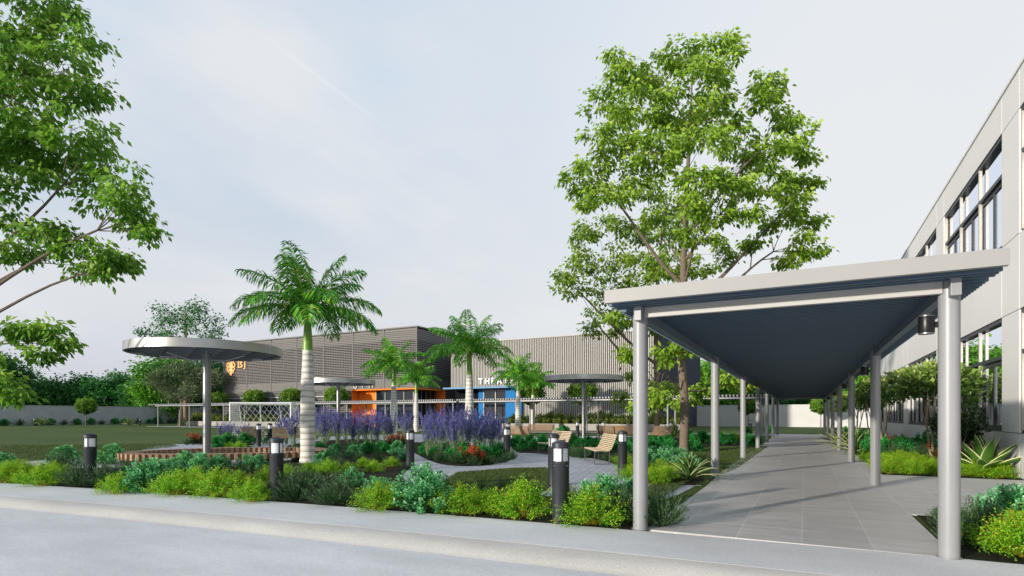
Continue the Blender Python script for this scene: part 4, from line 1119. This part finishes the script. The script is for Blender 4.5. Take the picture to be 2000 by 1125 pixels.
def bush_teal(seed, mat=None, nm='teal_shrub', r=.45, h=.60, lf=.045):
    global RNG
    RNG = np.random.default_rng(seed); st = MB(); P = []; D = []; rn = []
    for k in range(150):
        a = RNG.uniform(0, 2*math.pi); e = RNG.uniform(.0, 1)**.75*math.pi/2; L_ = RNG.uniform(.7, 1.08)*(1+.12*math.sin(3*a+seed))
        tip = np.array([math.cos(a)*math.cos(e)*r, math.sin(a)*math.cos(e)*r, .07+math.sin(e)*(h-.07)])*L_
        b = np.array([tip[0]*.2, tip[1]*.2, 0.]); ax = unit(((tip-b)*np.array([.7, .7, 1.2]))[None])[0]
        if k % 3 == 0: st.tube([b, (b+tip)/2, tip], [.006, .004, .002], 3, cap=False)
        m = 30; u = RNG.uniform(0, 1, m); rad = rand_dirs(m); rad = unit(rad-ax*np.sum(rad*ax, axis=1, keepdims=True))
        c = tip[None]-ax*(1-u[:, None])*.17+rad*.012
        P.append(c); D.append(rad*.9+ax*(.25+.9*u[:, None])); rn.append(np.clip(.10+.62*u*RNG.uniform(.75, 1.2)+RNG.normal(size=m)*.12, 0, 1))
    P = np.concatenate(P); D = np.concatenate(D); rn = np.concatenate(rn); P[:, 2] = np.maximum(P[:, 2], .01); n = len(P)
    N = np.tile([-.2, -.4, .5], (n, 1))+RNG.normal(size=(n, 3))*.6
    return leaf_object(nm, [chunk(P, D, N, lf*RNG.uniform(.7, 1.2, n), lf*.6, .15, .6, rnd=rn), tubes_chunk(st, .02)], mat or M_teal)
def bush_rose(seed, mat=None, nm='rosemary_shrub', r=.52, h=.62, lf=.045, w=.009, m=46, ns=120):
    global RNG
    RNG = np.random.default_rng(seed); st = MB(); P = []; D = []; rn = []
    for k in range(ns):
        a = RNG.uniform(0, 2*math.pi); e = RNG.uniform(.08, 1)**.8*math.pi/2; L_ = RNG.uniform(.6, 1.1)
        tip = np.array([math.cos(a)*math.cos(e)*r, math.sin(a)*math.cos(e)*r, .05+math.sin(e)*(h-.05)])*L_
        b = np.array([tip[0]*.1, tip[1]*.1, 0.]); mid = (b+tip)/2+np.array([tip[0]*.15, tip[1]*.15, -.02])
        if k % 3 == 0: st.tube([b, mid, tip], [.005, .003, .002], 3, cap=False)
        u = RNG.uniform(.2, 1, m)[:, None]; c = (1-u)**2*b+2*u*(1-u)*mid+u*u*tip
        ax = unit((tip-b)[None])[0]; rad = rand_dirs(m); rad = unit(rad-ax*np.sum(rad*ax, axis=1, keepdims=True))
        P.append(c); D.append(rad*.55+ax*1.0+np.array([0, 0, .2])); rn.append(np.clip(.1+.6*u[:, 0]*RNG.uniform(.5, 1.2)+RNG.normal(size=m)*.15, 0, 1))
    P = np.concatenate(P); D = np.concatenate(D); rn = np.concatenate(rn); P[:, 2] = np.maximum(P[:, 2], .01); n = len(P)
    return leaf_object(nm, [chunk(P, D, rand_dirs(n), lf*RNG.uniform(.6, 1.2, n), w, .1, .5, rnd=rn), tubes_chunk(st, .3)], mat or M_rose)
def sage(seed, H=2.22):
    global RNG
    RNG = np.random.default_rng(seed); st = MB(); P, D, rn, Lf, Wf = [], [], [], [], []; FP, FD, frn = [], [], []
    for k in range(17):
        a = RNG.uniform(0, 2*math.pi); lean = RNG.uniform(.04, .46); hh = H*RNG.uniform(.62, 1.0)
        tip = np.array([math.cos(a)*lean*hh, math.sin(a)*lean*hh, hh*(1-.12*lean)]); b = np.array([math.cos(a)*.1*lean, math.sin(a)*.1*lean, 0])
        mid = (b+tip)/2+np.array([math.cos(a), math.sin(a), 0])*-.04*hh
        def at(u): return (1-u)**2*b+2*u*(1-u)*mid+u*u*tip
        st.tube([at(u) for u in np.linspace(0, 1, 6)], [.007, .007, .006, .005, .004, .003], 4, cap=False)
        # side spikes in the upper part
        for j in range(16):
            u0 = RNG.uniform(.38, .95); s = at(u0); aa = RNG.uniform(0, 2*math.pi); ll = (1.1-u0)*RNG.uniform(.30, .58)*H*.40
            dv = unit(np.array([[math.cos(aa)*.42, math.sin(aa)*.42, 1.]]))[0]; e = s+dv*ll
            st.tube([s, e], [.003, .0015], 3, cap=False)
            m = int(12+70*ll); u = RNG.uniform(.2, 1, m)[:, None]; c = s+(e-s)*u+RNG.normal(size=(m, 3))*.010
            FP.append(c); FD.append(rand_dirs(m)+dv*.5); frn.append(RNG.random(m))
        m = 34; u = RNG.uniform(.62, 1.0, m)[:, None]; c = (1-u)**2*b+2*u*(1-u)*mid+u*u*tip+RNG.normal(size=(m, 3))*.013
        FP.append(c); FD.append(rand_dirs(m)+np.array([0, 0, .5])); frn.append(RNG.random(m))
        m = 95; u = RNG.uniform(.02, .70, m)[:, None]; c = (1-u)**2*b+2*u*(1-u)*mid+u*u*tip
        P.append(c); dd = rand_dirs(m); dd[:, 2] = np.abs(dd[:, 2])*.6+.25; D.append(dd); rn.append(RNG.random(m))
    P = np.concatenate(P); D = np.concatenate(D); rn = np.concatenate(rn); n = len(P)
    o = leaf_object('russian_sage', [chunk(P, D, np.tile([0, 0, 1.], (n, 1)), RNG.uniform(.05, .11, n), .022, .1, .5, rnd=rn), tubes_chunk(st, .55)], M_sagestem)
    FP = np.concatenate(FP); FD = np.concatenate(FD); frn = np.concatenate(frn); n = len(FP)
    leaf_object('flower_spikes', [chunk(FP, FD, rand_dirs(n), RNG.uniform(.02, .038, n), .021, .2, .5, rnd=frn)], M_sagefl, o)
    return o
def redplant(seed):
    global RNG
    o = bush_rose(seed, M_leafDk, 'red_flowering_plant', r=.38, h=.42, lf=.07, w=.018, m=30, ns=70)
    for k in range(7):
        P, D, rn = [], [], []
        a = RNG.uniform(0, 6.28); rr = RNG.uniform(.05, .36); c = np.array([rr*math.cos(a), rr*math.sin(a), RNG.uniform(.34, .58)])
        for j in range(3):
            m = 34; g = rand_dirs(m)*np.array([.036, .036, .055]); P.append(c+g-np.array([0, 0, .045*j])); D.append(g*18+np.array([0, 0, .5])); rn.append(RNG.random(m))
        P = np.concatenate(P); D = np.concatenate(D); rn = np.concatenate(rn); n = len(P)
        leaf_object('flower_head', [chunk(P, D, rand_dirs(n), .035, .022, .2, .5, rnd=rn)], M_red, o)
    return o
def agave(seed, n=34, L0=.75, W0=.085, wide=False):
    rs = random.Random(seed); V, T, rn, mi = [], [], [], []
    for k in range(n):
        a = k*2.39996+rs.uniform(-.2, .2); u = (k+.5)/n; el = R((12+72*u if not wide else 30+56*u)+rs.uniform(-6, 6)); Lb = L0*(1.05-.25*u)*rs.uniform(.85, 1.1); Wb = W0*rs.uniform(.85, 1.15)
        h = Vector((math.cos(a), math.sin(a), 0)); s = Vector((-h.y, h.x, 0)); p = h*.04*(1-u)+Vector((0, 0, .03+.05*u)); ang = el; ns = 9; curve = R(rs.uniform(18, 55) if not wide else rs.uniform(10, 34))*(1.3-u)
        wob = rs.uniform(-.5, .5); base = len(V); prevc = p
        for i in range(ns+1):
            t = i/ns; wd = Wb*(math.sin(math.pi*(t*.80+.20))**.8 if not wide else math.sin(math.pi*(t*.78+.22))**.75)*(1 if t < 1 else .02)
            up = (h*-math.sin(ang)+Vector((0, 0, 1))*math.cos(ang))
            ss = (s*math.cos(wob*t)+up*math.sin(wob*t))
            for q, lift in ((-1, .30), (-.89, .22), (0, 0), (.89, .22), (1, .30)):
                V.append(p+ss*q*wd/2+up*lift*wd); rn.append(.25+.5*abs(q)*.5+.3*rs.random())
            ang = el-curve*t**1.6 if not wide else el-curve*.8*t+R(38)*max(0, t-.6)
            p = p+(h*math.cos(ang)+Vector((0, 0, 1))*math.sin(ang))*Lb/ns
        for i in range(ns):
            for j in range(4):
                x = base+i*5+j; T += [(x, x+1, x+6), (x, x+6, x+5)]; mi += [1 if j in (0, 3) else 0]*2
    V = np.array([tuple(v) for v in V]); T = np.array(T); rn = np.array(rn); mi = np.array(mi)
    ch = [(V, T[mi == 0], rn, 0), (V.copy(), T[mi == 1], rn, 1)]
    return leaf_object('agave', ch, [M_agG, M_agY])

PROTO = {}
PROTO['L'] = [bush_lime(101), bush_lime(102), bush_lime(103)]
PROTO['T'] = [bush_teal(201), bush_teal(202), bush_teal(203)]
PROTO['H'] = [bush_teal(301, M_tealD, 'green_shrub', lf=.05), bush_teal(302, M_tealD, 'green_shrub', lf=.05)]
PROTO['D'] = [bush_rose(401), bush_rose(402), bush_rose(403)]
PROTO['S'] = [sage(501), sage(502), sage(503), sage(504)]
PROTO['R'] = [redplant(601), redplant(602)]
PROTO['A'] = [agave(701), agave(702)]
PROTO['B'] = [agave(801, n=26, L0=1.12, W0=.25, wide=True)]
PROTO['P'] = [bush_rose(901, M_hedge, 'hedge_shrub', r=.95, h=1.25, lf=.16, w=.045, m=44, ns=150), bush_rose(902, M_hedge, 'hedge_shrub', r=.95, h=1.2, lf=.16, w=.045, m=44, ns=150)]
for k in PROTO:
    for o in PROTO[k]: KIDS[o.name] = kids(o)
used = {}; placed = []
INFO = {'L': ('lime green shrub', 'shrub'), 'T': ('blue green shrub', 'shrub'), 'H': ('bright green shrub', 'shrub'), 'D': ('dark rosemary shrub', 'shrub'),
        'S': ('purple sage clump', 'flowering plant'), 'R': ('red flowered plant', 'flowering plant'), 'A': ('spiky agave with cream leaf edges', 'agave'), 'B': ('broad leaved agave with cream leaf edges', 'agave'), 'P': ('olive hedge shrub', 'shrub')}
RS = random.Random(99)
def put(kind, loc, s, region, group):
    pool = PROTO[kind]; k = used.get(kind, 0); used[kind] = k+1
    o = pool[k] if k < len(pool) else copy_tree(pool[RS.randrange(len(pool))])
    o.location = loc; sj = s*RS.uniform(.92, 1.08); o.scale = (sj*RS.uniform(.92, 1.10), sj*RS.uniform(.92, 1.10), sj*(RS.uniform(.80, .95) if kind in 'LTD' else 1)); o.rotation_euler = (0, 0, RS.uniform(0, 6.28))
    placed.append((o, kind, region, group)); return o
def row(region, group, items):
    k2 = .9 if 'second row' in region else .80 if 'nearest palm' in region else 1.08 if 'sidewalk' in region else .92
    for it in items:
        k, a, b = it[:3]; s = it[3] if len(it) > 3 else 1.; put(k, G(a, b), s*k2, region, group)
FR = ('along the sidewalk edge', 'shrubs along the sidewalk edge')
row(*FR, [('L', 12, 943), ('L', 80, 949, 1.05), ('L', 45, 938), ('D', 150, 950), ('D', 205, 950, .9), ('L', 232, 964, .85), ('T', 283, 961), ('L', 345, 967, 1.05), ('L', 425, 970, 1.1), ('L', 385, 960), ('L', 490, 980, .85),
 ('D', 578, 978, 1.), ('D', 655, 986, 1.02), ('L', 738, 996, .95), ('T', 832, 997, 1.12), ('L', 903, 1003, .95), ('L', 1022, 1009, 1.05), ('L', 1158, 1024, 1.12), ('D', 1218, 1020, .8), ('D', 1292, 1028, .92), ('D', 535, 975, .6), ('L', 965, 1003, .7), ('T', 305, 950, .9)])
row('in the second row of the front bed', 'shrubs in the second row of the front bed', [('T', 5, 915, .85), ('L', 30, 928, .9), ('L', 105, 932), ('D', 118, 918), ('T', 128, 908, 1.2), ('T', 222, 906, 1.15), ('L', 200, 904, .9), ('D', 245, 930, .85), ('T', 335, 932, 1.0), ('D', 285, 925, .8),
 ('T', 395, 922, 1.05), ('T', 430, 915, .8), ('D', 470, 932, .9), ('L', 520, 945, .9), ('T', 485, 918, .8), ('L', 560, 932, .85), ('D', 548, 915, .6), ('L', 600, 925, .85), ('L', 640, 926, .9), ('D', 610, 950, .8), ('T', 690, 950, .75), ('T', 505, 912, .7),
 ('L', 465, 950, .9), ('D', 390, 940, .8), ('T', 365, 918, .95), ('D', 940, 985, .85), ('D', 985, 978, .8), ('T', 755, 978, .75), ('T', 732, 968, .75), ('T', 778, 985, .7), ('D', 1045, 975, .7), ('D', 1112, 985, .75), ('T', 1180, 995, 1.0), ('T', 1232, 985, .85), ('D', 1255, 1008, .95), ('D', 1150, 980, .7), ('D', 1205, 1000, .7)])
row('beside the nearest palm', 'shrubs around the nearest palm', [('T', 645, 900, .95), ('T', 690, 893, .95), ('D', 740, 903, .9), ('L', 765, 912, .9), ('T', 775, 888, 1.2), ('T', 745, 882, 1.1), ('L', 710, 912, .9), ('D', 665, 915, .85), ('T', 715, 880, .9), ('T', 790, 900, .9), ('L', 680, 925, .8), ('D', 640, 885, .7), ('D', 700, 900, .8), ('T', 625, 910, .8), ('L', 730, 922, .8), ('L', 620, 925, .7), ('D', 655, 905, .8)])
# sage islands
row('left of the path bollard', 'purple sage left of the path', [('S', a, b, s) for a, b, s in ((575, 880, .95), (600, 872, 1), (632, 884, 1.05), (660, 874, 1), (690, 884, .95), (715, 872, 1), (738, 880, 1), (765, 870, 1), (790, 866, .95), (640, 862, 1), (700, 862, 1), (750, 860, 1), (790, 858, .95), (560, 868, .9), (618, 860, 1), (675, 868, .95), (725, 864, .9))])
row('in the island right of the path bollard', 'purple sage in the central island', [('S', a, b, s) for a, b, s in ((835, 890, .95), (862, 896, .95), (890, 898, 1), (915, 896, 1), (940, 894, 1), (962, 888, .95), (850, 878, 1), (880, 884, 1), (905, 880, 1.05), (932, 880, 1), (958, 874, .9), (830, 870, .95), (870, 870, 1), (920, 868, 1), (975, 882, .8), (895, 874, 1), (846, 884, .9))])
row('before the goal', 'purple sage before the goal', [('S', a, b, s) for a, b, s in ((430, 862, .62), (448, 864, .62), (466, 862, .62), (482, 860, .58), (440, 856, .62), (560, 852, .8), (545, 856, .7))])
row('at the front of the sage island', 'plants at the foot of the sage island', [('R', 912, 905, 1.0), ('R', 935, 908, 1.0), ('D', 890, 905, .75), ('D', 955, 908, .7), ('D', 1000, 898, .75), ('D', 860, 902, .8), ('H', 945, 898, .9), ('H', 905, 896, .9), ('D', 985, 903, .6), ('D', 925, 910, .6), ('H', 975, 892, .9), ('H', 870, 893, .8), ('H', 835, 882, .8)])
row('under the sage left of the path', 'plants under the left sage', [('R', 760, 872, 1.1), ('R', 775, 866, 1.1), ('R', 785, 872, 1.0)])
row('beside the near shade pole', 'plants beside the near shade', [('R', 378, 868, 1.1), ('R', 392, 868, 1.1), ('H', 425, 878, 1.05), ('H', 478, 872, 1.15), ('H', 445, 870, 1.), ('L', 468, 879, .95), ('H', 495, 866, .9), ('L', 448, 878, .8), ('D', 365, 869, .7), ('H', 520, 866, .8)])
row('at the base of the sage', 'low green plants under the sage', [('H', a, b, .75) for a, b in ((590, 888), (625, 886), (655, 888), (690, 888), (720, 886), (750, 886), (775, 880), (830, 888), (850, 896), (880, 900), (910, 901), (940, 899), (965, 894), (860, 888), (900, 892), (930, 890))])
# hedge behind the benches and right garden bed
hd = []
for a, b in ((1003, 878), (1022, 880), (1042, 878), (1012, 868), (1035, 868), (1060, 872), (1075, 880), (1092, 886), (1110, 878), (1088, 870), (1128, 886), (1135, 876), (1150, 884), (1165, 876), (1180, 884), (1150, 870), (1200, 880), (1185, 870), (1215, 872), (1228, 884), (1238, 872), (1120, 868), (1060, 866), (1205, 866), (1255, 868), (1275, 866), (1250, 880), (1290, 872), (1305, 868), (1275, 878), (1310, 880)): hd.append(('H', a, b, .84))
hd += [('D', 1120, 893, .85), ('D', 1136, 895, .95), ('D', 1152, 893, .8), ('D', 1190, 900, .7), ('H', 1095, 852, 1.1), ('H', 1103, 848, 1.2)]
row('in the hedge behind the slatted benches', 'green hedge behind the slatted benches', hd)
row('in the bed between the bollard and the agave', 'shrubs in the bed beside the front left post', [('L', 1215, 905, .85), ('L', 1228, 920, .95), ('L', 1232, 938, .9), ('L', 1262, 930, .95), ('L', 1275, 945, .85), ('L', 1300, 940, .95), ('L', 1290, 922, .9), ('L', 1320, 930, .9), ('T', 1265, 905, .9), ('T', 1290, 905, .95), ('T', 1312, 908, .95), ('T', 1335, 912, .9), ('T', 1350, 920, .8), ('D', 1250, 900, .8), ('T', 1275, 895, .85), ('T', 1305, 895, .85), ('D', 1255, 915, .8), ('L', 1245, 925, .9), ('T', 1330, 900, .8)])
row('beyond the nearest tree', 'shrubs beyond the nearest tree', [('H', 1352, 874, 1.05), ('H', 1372, 866, 1.15), ('L', 1395, 862, 1.1), ('H', 1360, 882, .8), ('L', 1382, 860, 1.1), ('L', 1412, 858, 1.1), ('H', 1425, 868, 1.0), ('L', 1442, 864, 1.1), ('H', 1462, 870, 1.0), ('H', 1476, 872, .9), ('L', 1455, 860, 1.1), ('H', 1410, 868, 1), ('L', 1435, 856, 1), ('H', 1345, 862, 1.1), ('L', 1472, 864, .9), ('H', 1400, 856, 1), ('L', 1365, 858, 1.1), ('H', 1500, 845, 1.1), ('H', 1460, 848, 1)])
# right side bed
rb = []
for yy in np.arange(17.6, 23, .70):
    for xx in np.arange(2.0, 4.3, .55):
        if yy > 18.6 and xx > 3.2: continue
        rb.append(('L', float(xx+RS.uniform(-.16, .16)), float(yy+RS.uniform(-.16, .16)), RS.uniform(.68, .98)))
for k, x, y, s in rb: put(k, Vector((x, y, 0)), s, 'in the bed right of the covered walkway', 'shrubs in the bed right of the walkway')
for k, x, y, s in [('H', 2.6, 24.5, 1.1), ('H', 3.2, 25.2, 1.25), ('H', 2.3, 25.6, 1.1), ('H', 3.0, 23.9, 1.15), ('D', 3.3, 21.8, 1.1), ('D', 2.7, 22.8, 1.1), ('D', 3.8, 22.6, 1.1), ('H', 3.8, 24.4, 1.3), ('R', 3.5, 20.2, 1.3), ('R', 3.95, 19.8, 1.3), ('D', 2.4, 27.5, 1.2), ('D', 3.1, 28, 1.2), ('H', 2.4, 30, 1.2), ('D', 3.3, 31, 1.3), ('D', 2.2, 33, 1.2), ('R', 3.2, 27.0, 1.3), ('R', 3.0, 34, 1.3), ('D', 2.4, 36, 1.2), ('H', 3.1, 37.5, 1.2), ('D', 2.3, 40, 1.2), ('H', 2.4, 43, 1.2), ('D', 3, 45, 1.2), ('H', 4.05, 19.0, .8), ('H', 2.3, 38, 1), ('D', 4.2, 17.8, .6), ('L', 3.7, 17.6, .8), ('L', 3.2, 18.6, .8)]:
    put(k, Vector((x, y, 0)), s, 'in the bed right of the covered walkway', 'shrubs in the bed right of the walkway')
row('at the bottom right corner', 'shrubs at the bottom right corner', [('D', 1872, 1062, .75), ('D', 1900, 1050, .85), ('D', 1935, 1052, .9), ('D', 1850, 1030, .5), ('T', 1985, 1042, 1.1), ('T', 1960, 1022, .9), ('L', 1975, 1080, 1.05), ('L', 2010, 1090, 1.1), ('L', 2040, 1060, 1.1), ('D', 1830, 1012, .4), ('T', 2040, 1030, 1.0), ('D', 1880, 1030, .55)])
# hedges in planters
for xx in np.arange(-28.6, -10.6, 1.12): put('P', Vector((float(xx), 55.3+RS.uniform(-.2, .2), .55)), RS.uniform(.85, 1.05), 'in the theatre planter', 'hedge shrubs in the theatre planter')
for xx in np.arange(-83.2, -54.8, 1.5): put('P', Vector((float(xx), 54.7+RS.uniform(-.2, .2), .55)), RS.uniform(.9, 1.1), 'in the gym planter', 'hedge shrubs in the gym planter')
# agaves
for k, a, b, s, lab in (('A', 1345, 940, 1., 'spiky cream edged agave at the paving tip beside the second left post'), ('B', 1921, 930, 1., 'broad leaved cream edged agave against the pale building wall'),
   ('A', 1672, 886, 1.55, 'tall spiky agave beside the third right-hand post'), ('A', 1642, 876, 1.4, 'spiky agave leaning over the path by the fourth right-hand post'), ('A', 1628, 864, 1.4, 'spiky agave by the fifth right-hand post'), ('A', 1318, 857, 1.7, 'spiky agave between the twin tree trunks and the rear bench'),
   ('A', 82, 832, 2., 'small dark agave at the foot of the left boundary wall'), ('A', 252, 832, 2., 'small dark agave at the wall left of the low canopy'), ('A', 360, 831, 2., 'small dark agave at the wall between the low canopy posts')):
    o = put(k, G(a, b), s, None, None); tag(o, lab, 'agave', 'agaves in the planting beds')
# ground cover at the foot of the left wall: row of low green shrubs
for k, yy in enumerate(np.arange(8, 82, 1.9)): put('H' if k % 3 else 'D', Vector((-107.2+RS.uniform(-.3, .3), float(yy), 0)), RS.uniform(1.5, 2.2), 'at the foot of the left boundary wall', 'shrubs at the foot of the left wall')

ORD = lambda n: ('%d%s' % (n, 'th' if 10 <= n % 100 <= 20 else {1: 'st', 2: 'nd', 3: 'rd'}.get(n % 10, 'th')))
groups = {}
for o, k, reg, grp in placed:
    if reg: groups.setdefault((k, reg, grp), []).append(o)
for (k, reg, grp), L_ in groups.items():
    L_.sort(key=lambda o: px_of(o.location))
    for i, o in enumerate(L_):
        nm, cat = INFO[k]
        tag(o, (f'{ORD(i+1)} {nm} from the left {reg}' if len(L_) > 1 else f'{nm} {reg}'), cat, grp)

# ------------------------------------------------------------------ small multi-stem trees on the right
RNG = np.random.default_rng(77)
def small_tree(loc, zc, rx, rz, mat, lab, leaf=.13, nlf=2600, stems=4, seed=1, bm=M_bark2):
    rs = random.Random(seed); r = empty('small_tree', loc); T = MB(); lob = []
    for k in range(9):
        a = k*2.4; u = rs.uniform(.3, .68); lob.append((Vector((rx*u*math.cos(a), rx*u*math.sin(a), zc+rz*rs.uniform(-.35, .45))), rs.uniform(.45, .62)))
    for k in range(stems):
        a = k*6.28/stems+rs.uniform(-.4, .4); e = Vector((rx*.45*math.cos(a), rx*.45*math.sin(a), zc)); b = Vector((.05*math.cos(a), .05*math.sin(a), 0))
        m = b.lerp(e, .45)+Vector((-.06*math.sin(a), .06*math.cos(a), .05)); T.tube([b, b.lerp(m, .5), m, m.lerp(e, .5), e], [.04, .034, .028, .02, .008], 7)
        for j in range(3):
            f = e+Vector((rs.uniform(-.4, .4)*rx, rs.uniform(-.4, .4)*rx, rs.uniform(0, .6)*rz)); T.tube([m, m.lerp(f, .5), f], [.018, .012, .004], 5, cap=False)
    T.build('trunk', bm, r, smooth=True)
    P = []; D = []; rn = []; N = []
    for c, q in lob:
        n = nlf//9; d = rand_dirs(n); rad = RNG.uniform(.3, 1, n)**.45; g = d*rad[:, None]*np.array([rx*q, rx*q, rz*q])
        P.append(np.array(c)+g); D.append(d*.6+RNG.normal(size=(n, 3))*.45+np.array([0, 0, .2])); N.append(np.array([0, 0, 1.])+d*.6+RNG.normal(size=(n, 3))*.35)
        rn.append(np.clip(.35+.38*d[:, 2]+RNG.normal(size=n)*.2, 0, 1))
    P = np.concatenate(P); D = np.concatenate(D); N = np.concatenate(N); rn = np.concatenate(rn); s = RNG.uniform(.7, 1.15, len(P))
    leaf_object('crown', [chunk(P, D, N, leaf*s, leaf*.46*s, .15, .55, rnd=rn)], mat, r)
    tag(r, lab, 'small tree', 'small multi-stem trees right of the walkway')
small_tree(Vector((3.35, 20.4, 0)), 2.38, 1.22, .74, M_leafMag, 'small tree right of the walkway whose crown passes behind the front right post', .19, 3400, 3, 3)
small_tree(Vector((2.75, 27.0, 0)), 2.5, .85, .6, M_leafMag, 'small multi-stem tree between the second and front right posts', .15, 2600, 3, 5)
small_tree(Vector((3.0, 34.0, 0)), 2.4, .85, .66, M_leafMag, 'small multi-stem tree between the third and second right posts', .17, 2000, 3, 7)
small_tree(Vector((3.0, 43.0, 0)), 2.45, 1.2, .8, M_leafMag, 'farthest small tree by the fourth right post', .17, 2200, 4, 9)
small_tree(Vector((3.55, 18.6, 0)), 1.18, .62, .60, M_leafDk, 'low dark leaved tree above the red flowers beside the front right post', .11, 3600, 4, 11)

# ------------------------------------------------------------------ grass (uncountable)
def grass(name, polys, n, h, lab):
    P = []
    for pl, cnt in polys:
        pl = np.array([(p[0], p[1]) for p in pl]); mn = pl.min(0); mx_ = pl.max(0); got = []
        c = RNG.uniform(mn, mx_, size=(cnt, 2)); ins = np.zeros(cnt, bool); j = len(pl)-1
        for i in range(len(pl)):
            xi, yi = pl[i]; xj, yj = pl[j]
            ins ^= ((yi > c[:, 1]) != (yj > c[:, 1])) & (c[:, 0] < (xj-xi)*(c[:, 1]-yi)/(yj-yi+1e-12)+xi); j = i
        P.append(c[ins])
    P = np.concatenate(P); n = len(P); P = np.column_stack([P, np.full(n, .0)])
    D = RNG.normal(size=(n, 3))*.45+np.array([0, 0, 1.]); 
    o = leaf_object(name, [chunk(P, D, rand_dirs(n), h*RNG.uniform(.5, 1.3, n), .011, .1, .35)], M_grass)
    tag(o, lab, 'grass', kind='stuff')
grass('grass', [(PX((893, 923), (1000, 915), (1068, 914), (1078, 930), (1070, 958), (960, 975), (830, 965)), 60000),
 (PX((1345, 955), (1440, 915), (1500, 872), (1380, 872), (1345, 885), (1395, 940)), 40000)], 0, .045, 'short rough grass on the lawn patches beside the paving')
grass('grass', [([(-2.75, 8.5), (-2.32, 8.5), (-2.32, 14.5), (-3.0, 13.5)], 9000), (PX((0, 895), (0, 870), (330, 868), (350, 872), (230, 885), (200, 900)), 60000)], 0, .06, 'dark tufty grass on the lawn edges')

# ------------------------------------------------------------------ sky and sun
AZ = (-.44, -.90); EL = R(10.5)
hl = math.hypot(*AZ); sx, sy = AZ[0]/hl, AZ[1]/hl
W = bpy.data.worlds.new("World"); SC.world = W; W.use_nodes = True
nt = W.node_tree; nt.nodes.clear(); L = nt.links
sky = nd(nt, 'ShaderNodeTexSky', sky_type='NISHITA'); sky.sun_disc = False; sky.sun_elevation = EL; sky.sun_rotation = math.atan2(sx, sy)
tc = nd(nt, 'ShaderNodeTexCoord').outputs['Generated']
nrm = nd(nt, 'ShaderNodeVectorMath', operation='NORMALIZE'); L.new(tc, nrm.inputs[0]); dv = nrm.outputs[0]
sp = nd(nt, 'ShaderNodeSeparateXYZ'); L.new(dv, sp.inputs[0])
zz = math_n(nt, 'ADD', math_n(nt, 'MAXIMUM', sp.outputs[2], 0.), .22)
cmb = nd(nt, 'ShaderNodeCombineXYZ'); L.new(math_n(nt, 'DIVIDE', sp.outputs[0], zz), cmb.inputs[0]); L.new(math_n(nt, 'DIVIDE', sp.outputs[1], zz), cmb.inputs[1])
n1 = noise(nt, scalev(nt, cmb.outputs[0], (1, .55, 1)), .85, 7, .52); n2 = noise(nt, cmb.outputs[0], 2.3, 6, .55)
grad = ramp(nt, sp.outputs[2], [(0., (.60, .62, .71)), (.07, (.66, .68, .75)), (.17, (.76, .78, .81)), (.30, (.62, .70, .80)), (.5, (.57, .71, .86)), (1, (.50, .65, .86))])
cl = ramp(nt, n1, [(.36, (.53, .59, .71)), (.5, (.66, .71, .79)), (.64, (.82, .83, .85))])
msk = ramp(nt, math_n(nt, 'ADD', math_n(nt, 'MULTIPLY', n1, .7), math_n(nt, 'MULTIPLY', n2, .3)), [(.46, (.0,)*3), (.64, (.9,)*3)])
c = mixc(nt, msk, grad, cl)
# brighter veil toward the right of the view
vd = dirw((.75, 1)); vn = Vector((vd.x, vd.y, .5)).normalized()
dot = nd(nt, 'ShaderNodeVectorMath', operation='DOT_PRODUCT'); L.new(dv, dot.inputs[0]); dot.inputs[1].default_value = vn
veil = ramp(nt, dot.outputs['Value'], [(.70, (0,)*3), (.98, (.85,)*3)])
c = mixc(nt, veil, c, (.86, .87, .88))
# contrail
def sdir(px, py): return (P3(px, py, 1000)-Vector((0, 0, EYE))).normalized()
a_, b_ = sdir(518, 72), sdir(740, 238); nn = a_.cross(b_).normalized(); mm = (a_+b_).normalized()
dn = nd(nt, 'ShaderNodeVectorMath', operation='DOT_PRODUCT'); L.new(dv, dn.inputs[0]); dn.inputs[1].default_value = nn
dm = nd(nt, 'ShaderNodeVectorMath', operation='DOT_PRODUCT'); L.new(dv, dm.inputs[0]); dm.inputs[1].default_value = mm
k1 = ramp(nt, math_n(nt, 'ABSOLUTE', dn.outputs['Value']), [(0., (1,)*3), (.0022, (0,)*3)])
k2 = ramp(nt, dm.outputs['Value'], [(a_.dot(mm)-.002, (0,)*3), (a_.dot(mm)+.004, (1,)*3)])
c = mixc(nt, math_n(nt, 'MULTIPLY', math_n(nt, 'MULTIPLY', k1, k2), .28), c, (.92, .93, .95))
skyc = mixc(nt, 1., sky.outputs[0], (.09, .09, .09), 'MULTIPLY')
c = mixc(nt, .93, skyc, c)
bgd = nd(nt, 'ShaderNodeBackground'); L.new(c, bgd.inputs[0]); bgd.inputs[1].default_value = 1.04
ow = nd(nt, 'ShaderNodeOutputWorld'); L.new(bgd.outputs[0], ow.inputs[0])

sun = bpy.data.lights.new('sun', 'SUN'); sun.energy = 5.2; sun.angle = R(1.6); sun.color = (1., .92, .81)
so = bpy.data.objects.new('sun', sun); COL.objects.link(so)
ld = Vector((-sx*math.cos(EL), -sy*math.cos(EL), -math.sin(EL)))
so.rotation_euler = ld.to_track_quat('-Z', 'Y').to_euler()

SC.view_settings.view_transform = 'Standard'; SC.view_settings.look = 'None'; SC.view_settings.exposure = 0
SC.render.engine = 'CYCLES'
SC.cycles.max_bounces = 8; SC.cycles.diffuse_bounces = 3; SC.cycles.glossy_bounces = 3; SC.cycles.transparent_max_bounces = 8
SC.cycles.use_denoising = True
